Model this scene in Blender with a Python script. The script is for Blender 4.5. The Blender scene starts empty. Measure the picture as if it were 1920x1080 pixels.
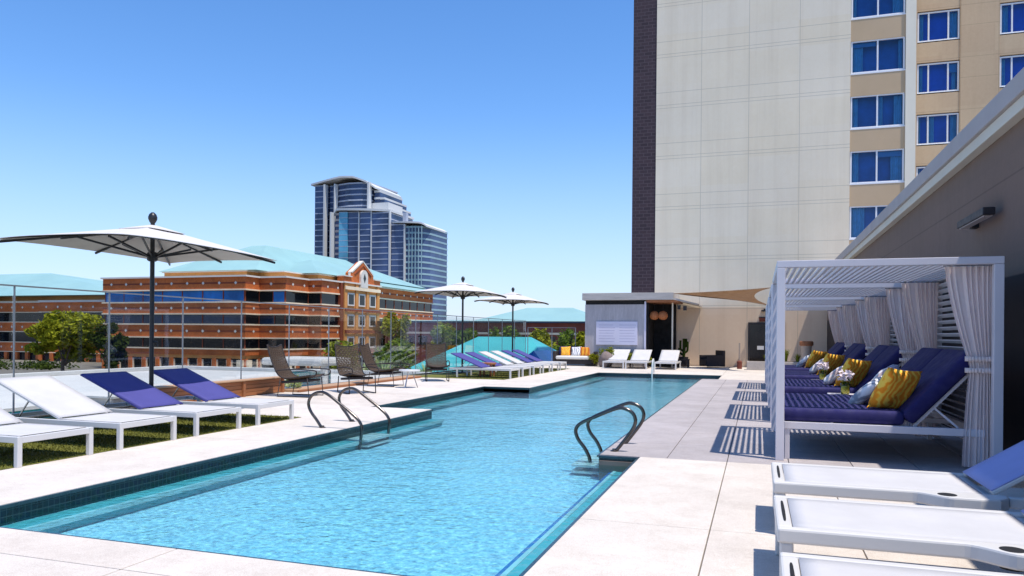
import bpy, bmesh, math, random
from mathutils import Vector, Matrix
R = math.radians
rng = random.Random(7)
scene = bpy.context.scene
COL = scene.collection

# ------------------------------------------------------------------ materials
def lin(r, g, b):
    f = lambda c: (c / 255 / 12.92) if c / 255 <= .04045 else ((c / 255 + .055) / 1.055) ** 2.4
    return (f(r), f(g), f(b), 1)

class NT:
    def __init__(s, m):
        m.use_nodes = True
        s.t = m.node_tree; s.n = s.t.nodes; s.l = s.t.links
        s.n.clear()
        s.out = s.n.new('ShaderNodeOutputMaterial')
    def new(s, k, **kw):
        n = s.n.new(k)
        for a, v in kw.items():
            if a.startswith('i_'):
                n.inputs[a[2:].replace('_', ' ')].default_value = v
            else: setattr(n, a, v)
        return n
    def link(s, a, b): s.l.new(a, b)
    def math(s, op, a, b=None, c=None):
        n = s.n.new('ShaderNodeMath'); n.operation = op
        for i, x in enumerate((a, b, c)):
            if x is None: continue
            if isinstance(x, (int, float)): n.inputs[i].default_value = x
            else: s.link(x, n.inputs[i])
        return n.outputs[0]
    def mix(s, f, a, b, mode='MIX'):
        n = s.n.new('ShaderNodeMix'); n.data_type = 'RGBA'; n.blend_type = mode
        for i, x in ((0, f), (6, a), (7, b)):
            if isinstance(x, (int, float, tuple)): n.inputs[i].default_value = x
            else: s.link(x, n.inputs[i])
        return n.outputs[2]
    def noise(s, scale, detail=4, rough=.6, vec=None):
        n = s.new('ShaderNodeTexNoise'); n.inputs['Scale'].default_value = scale
        n.inputs['Detail'].default_value = detail; n.inputs['Roughness'].default_value = rough
        if vec is not None: s.link(vec, n.inputs['Vector'])
        return n.outputs['Fac']
    def ramp(s, f, stops):
        n = s.n.new('ShaderNodeValToRGB'); e = n.color_ramp.elements
        while len(e) > 1: e.remove(e[-1])
        e[0].position = stops[0][0]; e[0].color = stops[0][1]
        for p, c in stops[1:]:
            x = e.new(p); x.color = c
        s.link(f, n.inputs[0]); return n.outputs[0]
    def obj(s):
        return s.new('ShaderNodeTexCoord').outputs['Object']
    def xyz(s, vec):
        n = s.n.new('ShaderNodeSeparateXYZ'); s.link(vec, n.inputs[0]); return n.outputs
    def scale(s, vec, sc):
        n = s.n.new('ShaderNodeMapping'); n.inputs['Scale'].default_value = sc
        s.link(vec, n.inputs['Vector']); return n.outputs[0]

MATS = {}
def sc(c, k): return (min(c[0] * k, 1), min(c[1] * k, 1), min(c[2] * k, 1), 1)
def mat(name, col, rough=.6, var=.15, scale=3, fine=0, fscale=60, metal=0, bump=0, bscale=40, spec=.5, sheen=0, stretch=None):
    """painted / cast / woven surface with large soft variation, fine speckle and a little relief"""
    m = bpy.data.materials.new(name); t = NT(m); MATS[name] = m
    p = t.new('ShaderNodeBsdfPrincipled'); t.link(p.outputs[0], t.out.inputs[0])
    v = t.obj()
    if stretch: v = t.scale(v, stretch)
    c = t.ramp(t.noise(scale, 5, .65, v), [(.28, sc(col, 1 - var)), (.72, sc(col, 1 + var))])
    if fine:
        c = t.mix(fine, c, t.ramp(t.noise(fscale, 2, .7, v), [(.35, (.25, .25, .25, 1)), (.65, (.75, .75, .75, 1))]), 'OVERLAY')
    t.link(c, p.inputs['Base Color'])
    r = t.ramp(t.noise(scale * 2.3, 3, .5, v), [(.3, (rough * .85,) * 3 + (1,)), (.7, (min(rough * 1.15, 1),) * 3 + (1,))])
    t.link(r, p.inputs['Roughness'])
    p.inputs['Metallic'].default_value = metal
    p.inputs['Specular IOR Level'].default_value = spec
    if bump:
        b = t.new('ShaderNodeBump'); b.inputs['Strength'].default_value = bump; b.inputs['Distance'].default_value = .01
        t.link(t.noise(bscale, 4, .6, v), b.inputs['Height']); t.link(b.outputs[0], p.inputs['Normal'])
    return m

def line_mask(t, comp, lines, w):
    """1 where comp lies within w of one of the given coordinates"""
    acc = None
    for x in lines:
        d = t.math('LESS_THAN', t.math('ABSOLUTE', t.math('SUBTRACT', comp, x)), w)
        acc = d if acc is None else t.math('MAXIMUM', acc, d)
    return acc

def concrete(name, col, var=.07, fine=.35, stain=.1):
    m = bpy.data.materials.new(name); t = NT(m); MATS[name] = m
    p = t.new('ShaderNodeBsdfPrincipled'); t.link(p.outputs[0], t.out.inputs[0])
    v = t.obj()
    c = t.ramp(t.noise(.9, 6, .7, v), [(.3, sc(col, 1 - var)), (.7, sc(col, 1 + var))])
    st = t.ramp(t.noise(2.6, 6, .75, v), [(.45, (0, 0, 0, 1)), (.8, (1, 1, 1, 1))])
    c = t.mix(t.math('MULTIPLY', st, stain * 3), c, (col[0] * .62, col[1] * .58, col[2] * .54, 1))
    c = t.mix(fine, c, t.ramp(t.noise(120, 2, .8, v), [(.3, (.2, .2, .2, 1)), (.7, (.8, .8, .8, 1))]), 'OVERLAY')
    c = t.mix(fine * .7, c, t.ramp(t.noise(28, 4, .8, v), [(.3, (.3, .3, .3, 1)), (.7, (.7, .7, .7, 1))]), 'OVERLAY')
    ri = t.new('ShaderNodeNewGeometry').outputs['Random Per Island']
    c = t.mix(.16, c, t.ramp(ri, [(0, (.34, .33, .32, 1)), (1, (.66, .66, .66, 1))]), 'OVERLAY')
    t.link(c, p.inputs['Base Color'])
    p.inputs['Roughness'].default_value = .8
    p.inputs['Specular IOR Level'].default_value = .3
    b = t.new('ShaderNodeBump'); b.inputs['Strength'].default_value = .35; b.inputs['Distance'].default_value = .004
    t.link(t.noise(55, 5, .7, v), b.inputs['Height']); t.link(b.outputs[0], p.inputs['Normal'])
    return m

concrete('deck_concrete', (.64, .575, .505, 1), var=.10, stain=.17)
concrete('paver', (.41, .37, .365, 1), var=.13, stain=.16)
concrete('planter_concrete', (.50, .45, .41, 1))
concrete('white_membrane', (.56, .545, .51, 1), var=.05, stain=.08)
mat('joint', (.16, .13, .11, 1), .9)
mat('white_frame', (.64, .63, .62, 1), .38, .03, 2, bump=.03, bscale=90)
mat('white_resin', (.64, .62, .59, 1), .42, .03, 2)
mat('cabana_paint', (.66, .63, .67, 1), .42, .04, 2)
def sling(name, col):
    m = bpy.data.materials.new(name); t = NT(m); MATS[name] = m
    p = t.new('ShaderNodeBsdfPrincipled'); t.link(p.outputs[0], t.out.inputs[0])
    v = t.obj()
    w1 = t.new('ShaderNodeTexWave'); w1.inputs['Scale'].default_value = 60; t.link(v, w1.inputs[0])
    w2 = t.new('ShaderNodeTexWave'); w2.bands_direction = 'Y'; w2.inputs['Scale'].default_value = 60; t.link(v, w2.inputs[0])
    wv = t.math('MULTIPLY', w1.outputs['Fac'], w2.outputs['Fac'])
    c = t.ramp(t.noise(3, 5, .6, v), [(.3, sc(col, .93)), (.7, sc(col, 1.05))])
    c = t.mix(t.math('MULTIPLY', wv, .12), c, sc(col, .6))
    t.link(c, p.inputs['Base Color']); p.inputs['Roughness'].default_value = .75
    b = t.new('ShaderNodeBump'); b.inputs['Strength'].default_value = .2; b.inputs['Distance'].default_value = .003
    t.link(wv, b.inputs['Height']); t.link(b.outputs[0], p.inputs['Normal'])
sling('sling_white', (.58, .565, .56, 1)); sling('sling_navy', (.064, .060, .255, 1)); sling('sling_blue', (.30, .34, .62, 1))
mat('cushion_navy', (.017, .015, .10, 1), .85, .18, 5, bump=.15, bscale=30)
mat('cushion_navy_shaded', (.012, .010, .085, 1), .9, .2, 5, bump=.15, bscale=30)  # seat navy darkened for the backs: wall shadow put into the colour
mat('cushion_white', (.72, .70, .66, 1), .9, .05, 5, bump=.2, bscale=25)
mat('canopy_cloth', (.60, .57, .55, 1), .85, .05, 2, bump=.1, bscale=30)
mat('canopy_cloth_shaded', (.50, .45, .40, 1), .9, .06, 2)
mat('dark_metal', (.016, .016, .018, 1), .4, .2, 6)
mat('bronze_steel', (.12, .105, .095, 1), .22, .12, 6, metal=.9)
mat('steel', (.45, .45, .46, 1), .25, .08, 5, metal=.9)
mat('post_grey', (.26, .28, .30, 1), .4, .1, 5, metal=.5)
def foliage(name, dark, light, tr=.25):
    m = bpy.data.materials.new(name); t = NT(m); MATS[name] = m
    v = t.obj()
    c = t.ramp(t.noise(1.1, 4, .7, v), [(.3, dark), (.7, light)])
    d = t.new('ShaderNodeBsdfDiffuse'); t.link(c, d.inputs[0])
    l = t.new('ShaderNodeBsdfTranslucent'); t.link(c, l.inputs[0])
    mx = t.new('ShaderNodeMixShader'); mx.inputs[0].default_value = tr
    t.link(d.outputs[0], mx.inputs[1]); t.link(l.outputs[0], mx.inputs[2]); t.link(mx.outputs[0], t.out.inputs[0])
foliage('curtain_cloth', (.86, .73, .70, 1), (.93, .81, .77, 1), .22)
mat('wicker_brown', (.068, .040, .022, 1), .7, .35, 30, bump=.4, bscale=60)
mat('wicker_dark', (.03, .022, .022, 1), .75, .3, 30, bump=.4, bscale=60)
mat('soil', (.06, .04, .03, 1), .95, .3, 8)
mat('terracotta', (.36, .13, .05, 1), .8, .15, 5)
mat('urn_tan', (.42, .33, .26, 1), .8, .12, 6)
mat('timber', (.32, .12, .045, 1), .6, .25, 4, stretch=(1, .15, 2.5))
mat('timber_pale', (.45, .27, .15, 1), .65, .18, 4, stretch=(1, .15, 2))
mat('grey_boards', (.42, .39, .40, 1), .75, .16, 2.2, fine=.2, fscale=20, stretch=(3.5, 3.5, .35))
mat('grey_fascia', (.44, .40, .37, 1), .75, .18, 1.5, stretch=(.6, .6, 4))
mat('board_white', (.66, .63, .74, 1), .45, .03, 1)
mat('board_ink', (.46, .43, .56, 1), .6, .1, 4)
mat('sail_cloth', (.105, .045, .009, 1), .85, .12, 2, bump=.1, bscale=30)
mat('black_inside', (.006, .006, .007, 1), .8, .3, 2)
mat('lamp_rattan', (.40, .13, .04, 1), .75, .35, 24, bump=.4, bscale=30)
mat('rock', (.20, .155, .14, 1), .9, .3, 5, bump=.6, bscale=9)
mat('office_brick', (.52, .125, .022, 1), .8, .28, .35, fine=.3, fscale=4)
mat('office_stone', (.85, .68, .46, 1), .75, .12, .5)
mat('office_gold', (.62, .27, .07, 1), .8, .15, .4, fine=.25, fscale=4)
mat('office_cream', (.70, .64, .55, 1), .7, .06, .5)
mat('office_dark', (.22, .045, .014, 1), .85, .22, .35)
mat('teal_roof', (.27, .45, .43, 1), .55, .07, .12, stretch=(1, 1, 1))
mat('teal_glass', (.045, .30, .33, 1), .25, .12, .4)
mat('right_brick', (.20, .05, .03, 1), .85, .25, .4)
mat('ground_mix', (.16, .14, .11, 1), .95, .4, .03, fine=.4, fscale=.8)
mat('asphalt', (.055, .055, .055, 1), .9, .2, .2)
mat('bark', (.09, .06, .04, 1), .95, .3, 6, bump=.6, bscale=12)
mat('tower_tan', (.56, .40, .24, 1), .8, .06, .6)
mat('tower_white', (.84, .76, .60, 1), .75, .04, .6)
mat('window_white', (.80, .80, .80, 1), .4, .03, 3)
mat('room_dark', (.05, .24, .56, 1), .9, .3, 1)
mat('hotel_blind', (.22, .42, .62, 1), .9, .08, 2)
mat('hotel_curtain', (.36, .62, .74, 1), .9, .15, 4)
mat('side_wall', (.235, .185, .155, 1), .85, .10, .5, fine=.12, fscale=9, bump=.1, bscale=20)
mat('fascia_grey', (.42, .36, .34, 1), .6, .05, 1)
mat('fascia_cream', (.66, .58, .46, 1), .6, .05, 1)
mat('fixture', (.018, .014, .017, 1), .5, .2, 5)
mat('pool_tile_dark', (.02, .05, .065, 1), .25, .3, 12)
mat('hr_white', (.60, .60, .58, 1), .7, .05, .05)
mat('hr_slab', (.40, .43, .50, 1), .7, .10, .06)
mat('hr_tan', (.44, .38, .36, 1), .75, .1, .06)
mat('hr_pale', (.30, .44, .46, 1), .6, .1, .06)
mat('ceramic_yellow', (.75, .60, .06, 1), .5, .15, 20)
mat('petal', (.82, .72, .76, 1), .8, .1, 30)
mat('ledge_nosing', (.42, .56, .55, 1), .7, .25, 2)
mat('towel', (.75, .70, .72, 1), .95, .06, 10, bump=.3, bscale=60)

def brick_mat(name, c1, c2, mortar, sx, sy):
    m = bpy.data.materials.new(name); t = NT(m); MATS[name] = m
    p = t.new('ShaderNodeBsdfPrincipled'); t.link(p.outputs[0], t.out.inputs[0])
    x, y, z = t.xyz(t.obj())
    cb = t.new('ShaderNodeCombineXYZ'); t.link(x, cb.inputs[0]); t.link(z, cb.inputs[1])
    b = t.new('ShaderNodeTexBrick')
    b.inputs['Color1'].default_value = c1; b.inputs['Color2'].default_value = c2; b.inputs['Mortar'].default_value = mortar
    b.inputs['Scale'].default_value = 1; b.inputs['Brick Width'].default_value = sx; b.inputs['Row Height'].default_value = sy
    b.inputs['Mortar Size'].default_value = .012
    t.link(cb.outputs[0], b.inputs['Vector'])
    t.link(b.outputs['Color'], p.inputs['Base Color']); p.inputs['Roughness'].default_value = .8
brick_mat('tower_brick', (.052, .030, .038, 1), (.034, .020, .027, 1), (.085, .06, .07, 1), .34, .15)

def panel_mat(name, col, xs, zs, wx, wz, low=None, zlow=0):
    """cast panels with shallow joints; panel to panel tone shift"""
    m = bpy.data.materials.new(name); t = NT(m); MATS[name] = m
    p = t.new('ShaderNodeBsdfPrincipled'); t.link(p.outputs[0], t.out.inputs[0])
    v = t.obj(); x, y, z = t.xyz(v)
    c = t.ramp(t.noise(.25, 5, .6, v), [(.3, sc(col, .93)), (.7, sc(col, 1.05))])
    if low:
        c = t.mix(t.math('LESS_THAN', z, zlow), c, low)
    c = t.mix(.12, c, t.ramp(t.noise(7, 4, .8, v), [(.3, (.3, .3, .3, 1)), (.7, (.7, .7, .7, 1))]), 'OVERLAY')
    cx = t.math('FLOOR', t.math('MULTIPLY', t.math('ADD', x, 2.447), .5076)); cz = t.math('FLOOR', t.math('MULTIPLY', z, .89))
    cb = t.new('ShaderNodeCombineXYZ'); t.link(cx, cb.inputs[0]); t.link(cz, cb.inputs[2])
    wn = t.new('ShaderNodeTexWhiteNoise'); t.link(cb.outputs[0], wn.inputs['Vector'])
    c = t.mix(.11, c, t.ramp(wn.outputs['Value'], [(0, (.3, .29, .28, 1)), (1, (.72, .72, .72, 1))]), 'OVERLAY')
    st = t.ramp(t.noise(1.0, 5, .7, t.scale(v, (2.5, 2.5, .10))), [(.45, (1, 1, 1, 1)), (.75, (.90, .88, .86, 1))])
    c = t.mix(.8, c, st, 'MULTIPLY')
    k = None
    if xs: k = line_mask(t, x, xs, wx)
    if zs:
        kz = line_mask(t, z, zs, wz); k = kz if k is None else t.math('MAXIMUM', k, kz)
    if k is not None:
        c = t.mix(t.math('MULTIPLY', k, .38), c, sc(col, .35))
    t.link(c, p.inputs['Base Color']); p.inputs['Roughness'].default_value = .8
    p.inputs['Specular IOR Level'].default_value = .25

def glass(name, tint, refl=1.0, rough=.02, ior=1.45):
    m = bpy.data.materials.new(name); t = NT(m); MATS[name] = m
    tr = t.new('ShaderNodeBsdfTransparent'); tr.inputs[0].default_value = tint
    gl = t.new('ShaderNodeBsdfGlossy'); gl.inputs['Roughness'].default_value = rough
    fr = t.new('ShaderNodeFresnel'); fr.inputs[0].default_value = ior
    b = t.new('ShaderNodeBump'); b.inputs['Strength'].default_value = .05; b.inputs['Distance'].default_value = .02
    t.link(t.noise(1.2, 2, .5, t.obj()), b.inputs['Height'])
    t.link(b.outputs[0], gl.inputs['Normal']); t.link(b.outputs[0], fr.inputs['Normal'])
    mx = t.new('ShaderNodeMixShader'); t.link(t.math('MULTIPLY', fr.outputs[0], refl), mx.inputs[0])
    t.link(tr.outputs[0], mx.inputs[1]); t.link(gl.outputs[0], mx.inputs[2]); t.link(mx.outputs[0], t.out.inputs[0])
glass('fence_glass', (.965, .985, .985, 1), .22)
glass('vase_glass', (.9, .95, .93, 1), 1)
glass('hotel_glass', (.36, .68, .94, 1), 1.3, .03, 1.5)
def reflective(name, col, rough=.08, refl=.35, var=.4, scale=.25):
    m = bpy.data.materials.new(name); t = NT(m); MATS[name] = m
    p = t.new('ShaderNodeBsdfPrincipled'); t.link(p.outputs[0], t.out.inputs[0])
    v = t.obj()
    c = t.ramp(t.noise(scale, 3, .6, v), [(.3, sc(col, 1 - var)), (.7, sc(col, 1 + var))])
    t.link(c, p.inputs['Base Color']); p.inputs['Roughness'].default_value = rough
    p.inputs['Specular IOR Level'].default_value = refl
reflective('glass_blue', (.010, .135, .40, 1), .12, .15); reflective('glass_navy', (.010, .035, .085, 1)); reflective('glass_black', (.008, .010, .012, 1))
reflective('hr_glass', (.055, .085, .17, 1), .15, .3, .6, .06)
reflective('hr_glass_cyan', (.10, .32, .44, 1), .15, .3, .6, .06)
reflective('door_glass', (.012, .010, .012, 1), .1, .4)

foliage('leaf_olive', (.10, .105, .008, 1), (.40, .40, .03, 1))
foliage('leaf_green', (.05, .085, .010, 1), (.21, .29, .035, 1))
foliage('leaf_lime', (.12, .15, .012, 1), (.34, .36, .04, 1))
foliage('leaf_pale', (.22, .30, .10, 1), (.52, .60, .30, 1))
foliage('leaf_dark', (.02, .035, .008, 1), (.075, .10, .016, 1))

# turf
m = bpy.data.materials.new('turf'); t = NT(m); MATS['turf'] = m
p = t.new('ShaderNodeBsdfPrincipled'); t.link(p.outputs[0], t.out.inputs[0]); v = t.obj()
c = t.ramp(t.noise(1.4, 5, .7, v), [(.3, (.085, .092, .008, 1)), (.7, (.17, .165, .016, 1))])
c = t.mix(.7, c, t.ramp(t.noise(70, 3, .8, v), [(.3, (.15, .15, .15, 1)), (.7, (.8, .8, .8, 1))]), 'OVERLAY')
t.link(c, p.inputs['Base Color']); p.inputs['Roughness'].default_value = .95
# plaster of the pool: aqua pebble finish, mottle also paints bright ripple speckle
m = bpy.data.materials.new('pool_plaster'); t = NT(m); MATS['pool_plaster'] = m
p = t.new('ShaderNodeBsdfPrincipled'); t.link(p.outputs[0], t.out.inputs[0]); v = t.obj()
c = t.ramp(t.noise(.5, 4, .6, v), [(.3, (.30, .48, .56, 1)), (.7, (.37, .54, .61, 1))])
vo = t.new('ShaderNodeTexVoronoi'); vo.inputs['Scale'].default_value = 34; vo.inputs['Randomness'].default_value = 1; t.link(v, vo.inputs['Vector'])
c = t.mix(.55, c, t.ramp(vo.outputs['Color'], [(.1, (.30, .32, .34, 1)), (.9, (.72, .70, .68, 1))]), 'OVERLAY')
c = t.mix(.8, c, t.ramp(t.noise(15, 4, .8, v), [(.36, (.22, .28, .34, 1)), (.5, (.5, .5, .5, 1)), (.66, (.92, .86, .80, 1))]), 'OVERLAY')
t.link(c, p.inputs['Base Color']); p.inputs['Roughness'].default_value = .8
m = bpy.data.materials.new('pool_ledge'); t = NT(m); MATS['pool_ledge'] = m
p = t.new('ShaderNodeBsdfPrincipled'); t.link(p.outputs[0], t.out.inputs[0]); v = t.obj()
c = t.ramp(t.noise(3, 5, .7, v), [(.3, (.075, .34, .36, 1)), (.7, (.11, .41, .42, 1))])
t.link(c, p.inputs['Base Color']); p.inputs['Roughness'].default_value = .8
# waterline tile
m = bpy.data.materials.new('waterline_tile'); t = NT(m); MATS['waterline_tile'] = m
p = t.new('ShaderNodeBsdfPrincipled'); t.link(p.outputs[0], t.out.inputs[0])
x, y, z = t.xyz(t.obj())
gx = t.math('LESS_THAN', t.math('FRACT', t.math('MULTIPLY', t.math('ADD', x, y), 20)), .1)
gz = t.math('LESS_THAN', t.math('FRACT', t.math('MULTIPLY', z, 20)), .1)
vo = t.new('ShaderNodeTexVoronoi'); vo.inputs['Scale'].default_value = 20; t.link(t.obj(), vo.inputs['Vector'])
c = t.mix(.5, (.010, .030, .042, 1), vo.outputs['Color'], 'MULTIPLY')
c = t.mix(t.math('MULTIPLY', t.math('MAXIMUM', gx, gz), .6), c, (.06, .11, .12, 1))
t.link(c, p.inputs['Base Color']); p.inputs['Roughness'].default_value = .25
# water
m = bpy.data.materials.new('water'); t = NT(m); MATS['water'] = m
tr = t.new('ShaderNodeBsdfTransparent'); tr.inputs[0].default_value = (.61, .90, .965, 1)
gl = t.new('ShaderNodeBsdfGlossy'); gl.inputs['Roughness'].default_value = .02
fr = t.new('ShaderNodeFresnel'); fr.inputs[0].default_value = 1.33
b = t.new('ShaderNodeBump'); b.inputs['Strength'].default_value = .42; b.inputs['Distance'].default_value = .05
v = t.obj()
h = t.math('ADD', t.noise(4.5, 3, .6, v), t.math('MULTIPLY', t.noise(17, 3, .6, v), .45))
h = t.math('MULTIPLY', h, t.math('ADD', t.math('MULTIPLY', t.noise(.7, 3, .6, v), 1.6), .15))
t.link(h, b.inputs['Height']); t.link(b.outputs[0], gl.inputs['Normal']); t.link(b.outputs[0], fr.inputs['Normal'])
mx = t.new('ShaderNodeMixShader'); t.link(fr.outputs[0], mx.inputs[0])
t.link(tr.outputs[0], mx.inputs[1]); t.link(gl.outputs[0], mx.inputs[2]); t.link(mx.outputs[0], t.out.inputs[0])
# cushions with a print
def print_mat(name, c1, c2, c3, scale, dist):
    m = bpy.data.materials.new(name); t = NT(m); MATS[name] = m
    p = t.new('ShaderNodeBsdfPrincipled'); t.link(p.outputs[0], t.out.inputs[0]); v = t.obj()
    w = t.new('ShaderNodeTexWave'); w.bands_direction = 'X'; w.inputs['Scale'].default_value = scale; w.inputs['Distortion'].default_value = dist
    w.inputs['Detail'].default_value = 3; t.link(v, w.inputs['Vector'])
    c = t.ramp(w.outputs['Fac'], [(.15, c1), (.5, c2), (.85, c3)])
    t.link(c, p.inputs['Base Color']); p.inputs['Roughness'].default_value = .9
print_mat('pillow_yellow', (.92, .29, .012, 1), (.98, .42, .02, 1), (1.0, .64, .09, 1), 4.6, 14)
print_mat('pillow_orange', (.55, .14, .01, 1), (.66, .24, .02, 1), (.75, .35, .03, 1), 2.0, 2)
print_mat('pillow_floral', (.32, .34, .38, 1), (.76, .74, .74, 1), (.90, .87, .86, 1), 3.5, 9)
print_mat('pillow_blush', (.55, .42, .40, 1), (.85, .78, .75, 1), (.92, .88, .85, 1), 3, 8)
print_mat('pillow_slate', (.13, .18, .34, 1), (.30, .38, .55, 1), (.60, .64, .74, 1), 4, 6)

# ------------------------------------------------------------------ geometry helpers
class MB:
    def __init__(s): s.v = []; s.f = []; s.mi = []; s.cur = 0
    def face(s, pts):
        b = len(s.v); s.v += [tuple(p) for p in pts]; s.f.append(tuple(range(b, b + len(pts)))); s.mi.append(s.cur); return s
    def _box(s, c8):
        b = len(s.v); s.v += [tuple(p) for p in c8]
        for q in ((0, 3, 2, 1), (4, 5, 6, 7), (0, 1, 5, 4), (1, 2, 6, 5), (2, 3, 7, 6), (3, 0, 4, 7)):
            s.f.append(tuple(b + i for i in q)); s.mi.append(s.cur)
        return s
    def box(s, x0, x1, y0, y1, z0, z1):
        return s._box([(x0, y0, z0), (x1, y0, z0), (x1, y1, z0), (x0, y1, z0), (x0, y0, z1), (x1, y0, z1), (x1, y1, z1), (x0, y1, z1)])
    def obox(s, c, size, M):
        a, b_, d = (q / 2 for q in size)
        M = M.to_3x3() if len(M) == 4 else M
        return s._box([Vector(c) + M @ Vector(p) for p in ((-a, -b_, -d), (a, -b_, -d), (a, b_, -d), (-a, b_, -d), (-a, -b_, d), (a, -b_, d), (a, b_, d), (-a, b_, d))])
    def bar(s, p0, p1, w, h=None, up=(0, 0, 1)):
        h = h or w; p0 = Vector(p0); p1 = Vector(p1); d = (p1 - p0).normalized(); up = Vector(up)
        if abs(d.dot(up)) > .98: up = Vector((1, 0, 0))
        x = d.cross(up).normalized(); z = x.cross(d).normalized()
        o = [x * w / 2 * a + z * h / 2 * c for a, c in ((-1, -1), (1, -1), (1, 1), (-1, 1))]
        b = len(s.v); s.v += [tuple(p0 + q) for q in o] + [tuple(p1 + q) for q in o]
        for q in ((3, 2, 1, 0), (4, 5, 6, 7), (0, 1, 5, 4), (1, 2, 6, 5), (2, 3, 7, 6), (3, 0, 4, 7)):
            s.f.append(tuple(b + i for i in q)); s.mi.append(s.cur)
        return s
    def tube(s, pts, r, n=8, cap=True, radii=None):
        pts = [Vector(p) for p in pts]; b = len(s.v); N = len(pts); prev = None
        for i, p in enumerate(pts):
            d = (pts[min(i + 1, N - 1)] - pts[max(i - 1, 0)]).normalized()
            if prev is None:
                a = Vector((0, 0, 1)) if abs(d.z) < .9 else Vector((1, 0, 0)); x = d.cross(a).normalized()
            else: x = (prev - d * prev.dot(d)).normalized()
            prev = x; y = d.cross(x); rr = radii[i] if radii else r
            for k in range(n):
                a = 2 * math.pi * k / n; s.v.append(tuple(p + (x * math.cos(a) + y * math.sin(a)) * rr))
        for i in range(N - 1):
            for k in range(n):
                k2 = (k + 1) % n; s.f.append((b + i * n + k, b + i * n + k2, b + (i + 1) * n + k2, b + (i + 1) * n + k)); s.mi.append(s.cur)
        if cap:
            s.f.append(tuple(b + k for k in range(n))[::-1]); s.mi.append(s.cur)
            s.f.append(tuple(b + (N - 1) * n + k for k in range(n))); s.mi.append(s.cur)
        return s
    def prism(s, poly, z0, z1):
        """poly: list of (x,y), counter-clockwise"""
        n = len(poly); b = len(s.v)
        s.v += [(x, y, z0) for x, y in poly] + [(x, y, z1) for x, y in poly]
        s.f.append(tuple(b + i for i in range(n))[::-1]); s.mi.append(s.cur)
        s.f.append(tuple(b + n + i for i in range(n))); s.mi.append(s.cur)
        for i in range(n):
            j = (i + 1) % n; s.f.append((b + i, b + j, b + n + j, b + n + i)); s.mi.append(s.cur)
        return s
    def prism_x(s, poly, x0, x1):
        """poly in (y,z), extruded along x"""
        n = len(poly); b = len(s.v)
        s.v += [(x0, y, z) for y, z in poly] + [(x1, y, z) for y, z in poly]
        s.f.append(tuple(b + i for i in range(n))[::-1]); s.mi.append(s.cur)
        s.f.append(tuple(b + n + i for i in range(n))); s.mi.append(s.cur)
        for i in range(n):
            j = (i + 1) % n; s.f.append((b + i, b + j, b + n + j, b + n + i)); s.mi.append(s.cur)
        return s
    def lathe(s, prof, c=(0, 0, 0), n=24):
        b = len(s.v); N = len(prof)
        for r, z in prof:
            for k in range(n):
                a = 2 * math.pi * k / n; s.v.append((c[0] + r * math.cos(a), c[1] + r * math.sin(a), c[2] + z))
        for i in range(N - 1):
            for k in range(n):
                k2 = (k + 1) % n; s.f.append((b + i * n + k, b + i * n + k2, b + (i + 1) * n + k2, b + (i + 1) * n + k)); s.mi.append(s.cur)
        s.f.append(tuple(b + k for k in range(n))[::-1]); s.mi.append(s.cur)
        s.f.append(tuple(b + (N - 1) * n + k for k in range(n))); s.mi.append(s.cur)
        return s
    def grid(s, fn, nu, nv):
        b = len(s.v)
        for j in range(nv + 1):
            for i in range(nu + 1): s.v.append(tuple(fn(i / nu, j / nv)))
        w = nu + 1
        for j in range(nv):
            for i in range(nu):
                s.f.append((b + j * w + i, b + j * w + i + 1, b + (j + 1) * w + i + 1, b + (j + 1) * w + i)); s.mi.append(s.cur)
        return s
    def build(s, name, mats, parent=None, smooth=False, bevel=0, solid=0, fix=True, angle=None):
        me = bpy.data.meshes.new(name); me.from_pydata(s.v, [], s.f); me.update()
        if not isinstance(mats, (list, tuple)): mats = [mats]
        for mm in mats: me.materials.append(MATS[mm])
        if len(mats) > 1: me.polygons.foreach_set('material_index', s.mi)
        if fix:
            bm = bmesh.new(); bm.from_mesh(me); bmesh.ops.recalc_face_normals(bm, faces=bm.faces); bm.to_mesh(me); bm.free()
        if smooth:
            me.polygons.foreach_set('use_smooth', [True] * len(me.polygons))
            if angle: me.set_sharp_from_angle(angle=R(angle))
        o = bpy.data.objects.new(name, me); COL.objects.link(o)
        if parent is not None: o.parent = parent
        if solid:
            q = o.modifiers.new('solid', 'SOLIDIFY'); q.thickness = solid; q.offset = 0
        if bevel:
            q = o.modifiers.new('bevel', 'BEVEL'); q.width = bevel; q.segments = 2; q.limit_method = 'ANGLE'; q.angle_limit = R(40)
        return o

def tag(o, label, cat, group=None, kind=None):
    o['label'] = label; o['category'] = cat
    if group: o['group'] = group
    if kind: o['kind'] = kind
    return o
def thing(name, label, cat, loc=(0, 0, 0), rz=0, group=None):
    o = bpy.data.objects.new(name, None); COL.objects.link(o); o.empty_display_size = .1
    o.location = loc; o.rotation_euler = (0, 0, rz)
    return tag(o, label, cat, group)
def struct(o, label=None):
    o['kind'] = 'structure'
    if label: o['label'] = label
    return o
def dup(o, parent=None):
    c = o.copy(); COL.objects.link(c); c.parent = parent
    for ch in list(o.children):
        dup(ch, c)
    return c
def place(o, loc, rz=0, label=None, scale=None):
    o.location = loc; o.rotation_euler = (0, 0, rz)
    if scale: o.scale = scale
    if label: o['label'] = label
    return o

# ------------------------------------------------------------------ the setting
struct(MB().face([(-2500, -600, -4.7), (2500, -600, -4.7), (2500, 4000, -4.7), (-2500, 4000, -4.7)]).build('ground', 'ground_mix'))
struct(MB().face([(-400, 62, -4.69), (120, 62, -4.69), (120, 74, -4.69), (-400, 74, -4.69)]).build('road', 'asphalt'))

PX0, PX1, PY0, PY1 = -5.35, -1.2, 3.64, 26.0
WZ = -.10
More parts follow.
